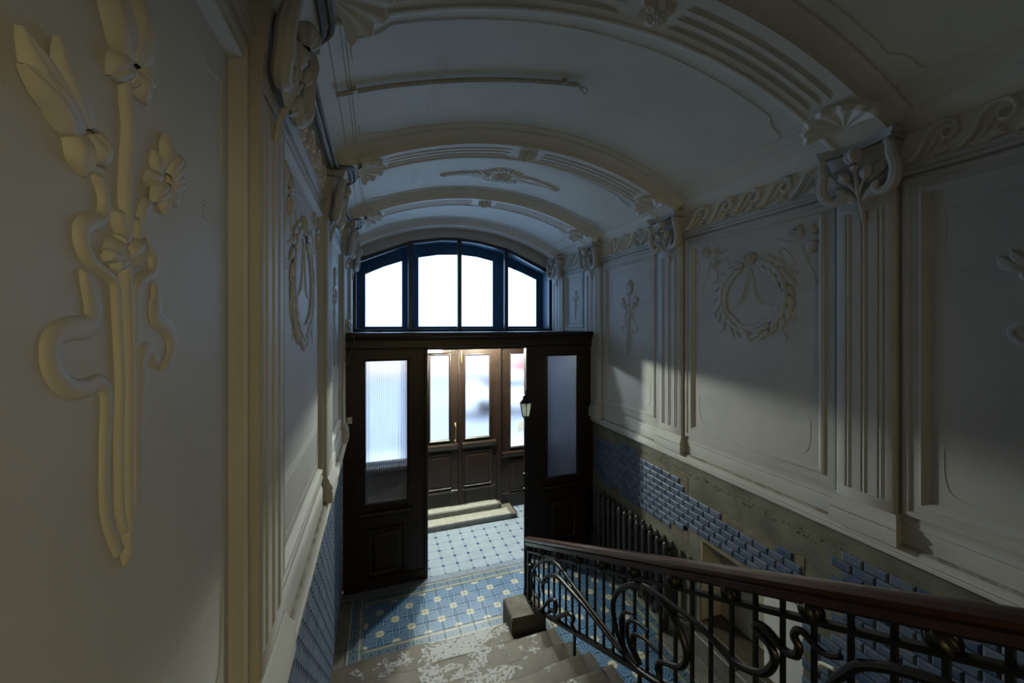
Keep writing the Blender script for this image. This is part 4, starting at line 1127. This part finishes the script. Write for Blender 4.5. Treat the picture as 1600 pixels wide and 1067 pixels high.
flat(3.76, YE, zb_, .018, .014, 'bottom_rail')
flat(3.78, YE, lambda y: zt(y) - .090, .020, .006, 'handrail_strap')
# newel
mb = MB().bbox(BX - .019, BX + .019, 3.735, 3.773, .303, .90, .004)
mb.lathe([(.001, -.03), (.028, -.022), (.036, 0), (.028, .022), (.001, .03)], 14, (BX, 3.775, .845))
mb.lathe([(.001, -.03), (.026, -.02), (.032, 0), (.026, .02), (.001, .03)], 14, (BX, 3.70, .70))
bpart(mb, 'newel_post', 'iron')
mb = MB().tube(smooth([(BX, 3.70, .315), (BX - .005, 3.76, .32), (BX - .005, 3.80, .345), (BX, 3.795, .385), (BX, 3.765, .39), (BX, 3.755, .365)], 4), [.02] * 21, 8)
bpart(mb, 'newel_foot', 'iron')
# balusters: one bar, copied
bar = MB().box(-.0075, .0075, -.0075, .0075, .0, zt(0) - zb_(0) - .085).mesh('baluster'); bar.materials.append(M['iron'])
yb = 3.611; k = 0
while yb > YE + .05:
    o = bpy.data.objects.new('baluster', bar); o.location = (0, yb - 3.74, zb_(yb) - .303); link(o, bal)
    yb -= .1152; k += 1
for yf, zs in ((2.77, .45), (1.95, .90), (1.13, 1.35)):
    bpart(MB().box(BX - .009, BX + .009, yf - .009, yf + .009, zs, zb_(yf)), 'foot_bar', 'iron', False)
# buds between the upper rail and the handrail
mb = MB(); ball_bud(mb, (0, 0, 0), .037, .088, (.0, .25, 1), 8, .45); bud = mb.mesh('bud', 'all'); bud.materials.append(M['iron'])
yb = 3.392
for k in range(10):
    if yb < YE + .05: break
    o = bpy.data.objects.new('bud', bud); o.location = (0, yb - 3.74, zm(yb) + .040 - .303); o.rotation_euler = (-.35, 0, random.uniform(-.6, .6)); link(o, bal)
    yb -= .3456
SCR = [
 ([(3.649, .419), (3.671, .53), (3.636, .657), (3.543, .795), (3.369, .951), (3.209, 1.053), (3.061, 1.097), (2.925, 1.108), (2.782, 1.100), (2.65, 1.100), (2.514, 1.100), (2.375, 1.102), (2.249, 1.103), (2.1, 1.10)], .012),
 ([(3.357, .653), (3.381, .706), (3.333, .794), (3.231, .895), (3.061, .99), (2.888, 1.02), (2.715, 1.042), (2.588, 1.060), (2.443, 1.068), (2.311, 1.071), (2.12, 1.08)], .015),
 ([(3.50, .40), (3.417, .446), (3.231, .661), (3.123, .742), (3.078, .728), (3.102, .648), (3.209, .60), (3.20, .57)], .013),
 ([(3.25, .52), (3.123, .579), (2.925, .755), (2.834, .828), (2.765, .836), (2.79, .77), (2.748, .758)], .014),
 ([(3.60, .76), (3.543, .714), (3.466, .701), (3.345, .757), (3.231, .848)], .010),
 ([(3.66, .60), (3.60, .52), (3.52, .50), (3.45, .56), (3.48, .63)], .010),
 ([(1.75, 1.20), (1.81, 1.168), (1.96, 1.112), (2.072, 1.111), (2.169, 1.181), (2.207, 1.265), (2.207, 1.355), (2.144, 1.464), (2.037, 1.565), (1.939, 1.631), (1.848, 1.669), (1.755, 1.673), (1.685, 1.653), (1.628, 1.622), (1.581, 1.57), (1.562, 1.51), (1.581, 1.449), (1.628, 1.398), (1.702, 1.354), (1.764, 1.309), (1.784, 1.261), (1.764, 1.22)], .014),
 ([(1.96, 1.133), (2.084, 1.145), (2.125, 1.243), (2.113, 1.324), (2.06, 1.383), (1.993, 1.417)], .010),
 ([(1.939, 1.15), (2.037, 1.195), (2.06, 1.291), (2.026, 1.351), (1.95, 1.393), (1.858, 1.414)], .010),
 ([(1.918, 1.168), (2.004, 1.222), (2.004, 1.277), (1.971, 1.309), (1.888, 1.345), (1.764, 1.359)], .010),
 ([(1.848, 1.672), (1.737, 1.691), (1.636, 1.706), (1.543, 1.719), (1.472, 1.726), (1.42, 1.722), (1.334, 1.710), (1.268, 1.712), (1.194, 1.744), (1.144, 1.781), (1.108, 1.84), (1.102, 1.884), (1.126, 1.917), (1.162, 1.924), (1.181, 1.937), (1.168, 1.960), (1.131, 1.964), (1.096, 1.951), (1.062, 1.938), (1.035, 1.944), (1.014, 1.961), (1.009, 1.997), (1.025, 2.020), (1.014, 2.052), (.989, 2.06), (.95, 2.043), (.913, 2.042), (.869, 2.071)], .013),
 ([(.934, 1.86), (.90, 1.95), (.864, 2.013), (.816, 2.084), (.757, 2.13), (.716, 2.155), (.665, 2.18), (.618, 2.20), (.575, 2.215), (.516, 2.235), (.40, 2.27)], .013),
 ([(.86, 1.90), (.82, 1.99), (.76, 2.05), (.69, 2.09), (.6, 2.12), (.5, 2.15)], .012),
]
for pts, r in SCR:
    P = smooth([(BX - .012, y, z) for y, z in pts], 4); k = len(P)
    bpart(MB().tube(P, [r * (.55 + .6 * math.sin(PI * (.1 + .8 * i / (k - 1)))) * 1.15 for i in range(k)], 8, sx=1.0), 'scroll', 'iron')

# ---------------------------------------------------------------- lantern on a pole at the newel
LX, LYY = 1.503, 3.862
lp = empty('lantern_post', (1.503, 3.862, .303)); tag(lp, 'slim black lantern post with frosted glass standing at the foot of the balustrade', 'lamp post')
inv2 = Matrix.Translation((-1.503, -3.862, -.303))
def lpart(mb, name, mat, smooth_=True):
    o = mb.build(name, mat, lp, smooth_); o.matrix_parent_inverse = inv2; return o
lpart(MB().tube([(LX, LYY, .303), (LX, LYY, .34), (LX, LYY, .36), (LX, LYY, 1.42), (LX, LYY, 2.20)], [.024, .024, .018, .017, .015], 10), 'pole', 'iron')
for z in (1.418, 1.577):
    lpart(MB().lathe([(.016, -.03), (.024, -.028), (.030, -.012), (.033, 0), (.030, .012), (.024, .028), (.016, .03)], 14, (LX, LYY, z)), 'collar', 'iron')
lpart(MB().lathe([(.015, 2.17), (.022, 2.19), (.030, 2.205), (.040, 2.212), (.040, 2.222)], 12, (LX, LYY, 0)), 'cup', 'iron')
hexa = lambda r, z: [(LX + r * math.cos(PI / 3 * i + .3), LYY + r * math.sin(PI / 3 * i + .3), z) for i in range(6)]
b0, b1 = hexa(.040, 2.222), hexa(.066, 2.362)
for i in range(6):
    j = (i + 1) % 6
    lpart(MB().add([b0[i], b0[j], b1[j], b1[i]], [(0, 1, 2, 3)]), 'glass_pane', 'lampglass', False)
    lpart(MB().tube([b0[i], b1[i]], .0042, 5), 'corner_bar', 'iron')
lpart(MB().add(hexa(.078, 2.362) + hexa(.078, 2.370) + hexa(.040, 2.408) + hexa(.036, 2.418) + hexa(.028, 2.436) + hexa(.006, 2.448),
      [(0, 1, 2, 3, 4, 5)] + [(k * 6 + i, k * 6 + (i + 1) % 6, k * 6 + 6 + (i + 1) % 6, k * 6 + 6 + i) for k in range(5) for i in range(6)]), 'roof', 'iron', False)
lpart(MB().lathe([(.006, 2.446), (.010, 2.452), (.006, 2.462), (.008, 2.470), (.003, 2.495), (.001, 2.50)], 8, (LX, LYY, 0)), 'finial', 'iron')

# ---------------------------------------------------------------- cast iron radiator on the right wall
rad = empty('radiator', (2.84, 3.86, .17)); tag(rad, 'black cast iron sectional radiator below the blue tiles', 'radiator')
mb = MB()
for s_ in (-1, 1):
    g = []
    for z, rx, ry in ((0.0, .018, .024), (.03, .026, .034), (.10, .020, .026), (.66, .020, .026), (.74, .026, .036), (.775, .020, .028), (.79, .004, .006)):
        g.append([(s_ * .042 + rx * math.cos(2 * PI * i / 10), ry * math.sin(2 * PI * i / 10), z) for i in range(10)])
    mb.grid(g, cv=True)
mb.tube([(0, -.057, .06), (0, .057, .06)], .024, 10).tube([(0, -.057, .72), (0, .057, .72)], .026, 10)
secm = mb.mesh('section', True); secm.materials.append(M['radiator'])
for i in range(12):
    o = bpy.data.objects.new('section', secm); o.location = (0, .63 - i * .1145, 0); link(o, rad)
o = MB().tube(smooth([(0, .66, .72), (0, .76, .72), (.03, .80, .70), (.05, .80, .50), (.05, .80, -.1)], 4), .016, 8).build('supply_pipe', 'radiator', rad)
o = MB().tube([(0, .66, .06), (.04, .74, .06), (.05, .76, .0), (.05, .76, -.15)], .016, 8).build('return_pipe', 'radiator', rad)
for y in (.58, -.58): MB().box(-.04, .04, y - .012, y + .012, -.168, .01).build('foot', 'radiator', rad, False)

# white stub of pipe by the niche
wpip = MB().tube(smooth([(2.99, 1.84, .80), (2.93, 1.84, .80), (2.915, 1.835, .82), (2.912, 1.82, .845), (2.912, 1.74, .87)], 4), .013, 8).build('stub_pipe', 'plastic')
tag(wpip, 'short bent white pipe stub on the blue tiles by the niche', 'pipe')
# ---------------------------------------------------------------- pipes along the left cornice, conduit on the vault
pts = [(-.315, -.8, 4.345), (-.315, 1.2, 4.345), (-.30, 1.36, 4.35), (-.215, 1.45, 4.385), (-.205, 1.60, 4.392), (-.215, 1.74, 4.385), (-.30, 1.84, 4.35), (-.318, 2.1, 4.345), (-.318, 3.0, 4.345), (-.29, 3.12, 4.36), (-.215, 3.20, 4.392), (-.205, 3.34, 4.395), (-.215, 3.48, 4.388), (-.29, 3.57, 4.36), (-.318, 3.8, 4.345), (-.318, 4.55, 4.345), (-.22, 4.74, 4.392), (-.21, 4.95, 4.395), (-.23, 5.12, 4.388), (-.318, 5.25, 4.345), (-.318, 5.75, 4.345)]
for k, (dx, dz, r) in enumerate(((0, 0, .016), (.032, .014, .013))):
    o = MB().tube(smooth([(x + dx, y, z + dz) for x, y, z in pts], 4), r, 8).build('cornice_pipe', 'darkpipe')
    tag(o, ('thicker grey pipe running along the left cornice next to the wall', 'thinner grey pipe on the outer side of the left cornice')[k], 'pipe', 'pipes along the left cornice')
P = [V(-.475 + .475 * i / 30, 2.34 + .06 * math.sin(i / 30 * PI), .017) for i in range(31)]
cd = MB().tube(P, .011, 8).build('conduit', 'conduit'); tag(cd, 'cream painted cable conduit bowed across the vault', 'conduit')
MB().tube([Vector(p) + Vector((0, .014, -.006)) for p in P], .006, 6).build('cable', 'conduit', cd)
for i in (2, 28):
    th = -.475 + .475 * i / 30
    MB().add([V(th - .004, P[i][1] - .02, .0), V(th + .004, P[i][1] - .02, 0), V(th + .004, P[i][1] + .03, 0), V(th - .004, P[i][1] + .03, 0), V(th - .004, P[i][1] - .02, .028), V(th + .004, P[i][1] - .02, .028), V(th + .004, P[i][1] + .02, .028), V(th - .004, P[i][1] + .02, .028)],
             [(0, 1, 5, 4), (1, 2, 6, 5), (2, 3, 7, 6), (3, 0, 4, 7), (4, 5, 6, 7)]).build('clip', 'conduit', cd, False)
for q in ([(0, 0, 0), (.03, .01, -.02), (.06, .03, -.035), (.075, .015, -.03), (.055, -.005, -.02), (.02, 0, -.012)], [(0, 0, 0), (.02, -.02, -.03), (-.005, -.05, -.06)], [(0, 0, 0), (.025, .03, -.01), (.05, .06, -.005)]):
    e0 = Vector(P[-1]); MB().tube(smooth([e0 + Vector(p) for p in q], 4), .0035, 5).build('loose_wire', 'conduit', cd)

# ================================================================= STREET seen through the door glass
st = MB().box(-40, 60, 6.62, 60, -.30, -.20).build('street_ground', 'asphalt', None, False)
tag(st, 'pale street surface outside the entrance', 'street', kind='structure')
pv = MB().box(-40, 60, 6.62, 10.5, -.25, -.10).build('pavement_ground', 'pavement', None, False)
tag(pv, 'pavement outside the entrance door', 'pavement', kind='structure')
ef = MB().box(-12, -.45, 6.62, 6.95, -.2, 9).box(3.05, 16, 6.62, 6.95, -.2, 9).box(-.45, 3.05, 6.95, 7.0, 4.75, 9).build('wall_street_front', 'wall', None, False)
tag(ef, 'street front of the house beside the entrance', 'wall', kind='structure')
def car(loc, rz, paint, label):
    e = empty('parked_car', loc, None, rz); tag(e, label, 'car', 'cars parked in the street')
    side = [(-2.1, .25), (-2.15, .6), (-2.0, .82), (-1.15, .92), (-.55, 1.38), (.75, 1.42), (1.45, .98), (2.05, .88), (2.15, .55), (2.1, .25)]
    g = []
    for y, ins, up in ((-.84, .06, -.06), (-.80, 0, 0), (.80, 0, 0), (.84, .06, -.06)):
        g.append([(x * (1 - ins * .3), y * (1 - (.12 if z > 1 else 0)), z + (up if z > .5 else 0)) for x, z in side])
    mb = MB().grid(g, cv=True); n = len(side); mb.f.append(tuple(range(n))); mb.f.append(tuple(range(3 * n, 4 * n)))
    mb.build('body', paint, e)
    for s_ in (-1, 1):
        MB().prism([(-1.0, .95), (-.5, 1.30), (.05, 1.33), (.05, .95)], lambda p, q, t: (p, t * s_, q), .72, .80).build('side_window', 'carglass', e, False)
        MB().prism([(.12, .95), (.12, 1.33), (.70, 1.34), (1.2, 1.0)], lambda p, q, t: (p, t * s_, q), .72, .80).build('side_window', 'carglass', e, False)
        for x in (-1.3, 1.35):
            MB().lathe([(.001, -.1), (.20, -.10), (.31, -.09), (.33, -.05), (.33, .05), (.31, .09), (.20, .10), (.001, .10)], 18, (x, s_ * .78, .33), 'y').build('wheel', 'rubber', e)
        MB().bbox(2.06, 2.16, s_ * .62 - .13, s_ * .62 + .13, .60, .74, .02).build('headlight', 'chrome', e)
        MB().bbox(-2.16, -2.06, s_ * .62 - .13, s_ * .62 + .13, .60, .74, .02).build('tail_light', 'carred', e)
    MB().add([(-1.13, -.66, .94), (-1.13, .66, .94), (-.58, .62, 1.36), (-.58, -.62, 1.36)], [(0, 1, 2, 3)]).build('windscreen', 'carglass', e, False)
    return e
car((5.0, 14.6, -.2), .03, 'carwhite', 'white car parked across the street beyond the door glass')
car((9.6, 21.5, -.2), PI + .02, 'carred', 'red car farther back in the street beyond the door glass')
bd = MB().box(-10, 34, 27, 30, -.3, 14).build('street_house', 'facade', None, False)
tag(bd, 'pale pinkish house across the street seen through the frosted glass', 'building')
wm = MB().box(-.6, .6, -.06, .06, 0, 1.9).mesh('window'); wm.materials.append(M['facadewin'])
fm_ = MB().box(-.72, .72, -.10, -.02, -.14, 0).box(-.72, .72, -.10, -.02, 1.9, 2.04).box(-.72, -.6, -.10, -.02, 0, 1.9).box(.6, .72, -.10, -.02, 0, 1.9).mesh('surround'); fm_.materials.append(M['pavement'])
for i in range(12):
    for z in (1.2, 5.0, 8.8):
        o = put(wm, 'window', (-8 + i * 3.6, 26.98, z), bd); put(fm_, 'surround', (0, 0, 0), o)
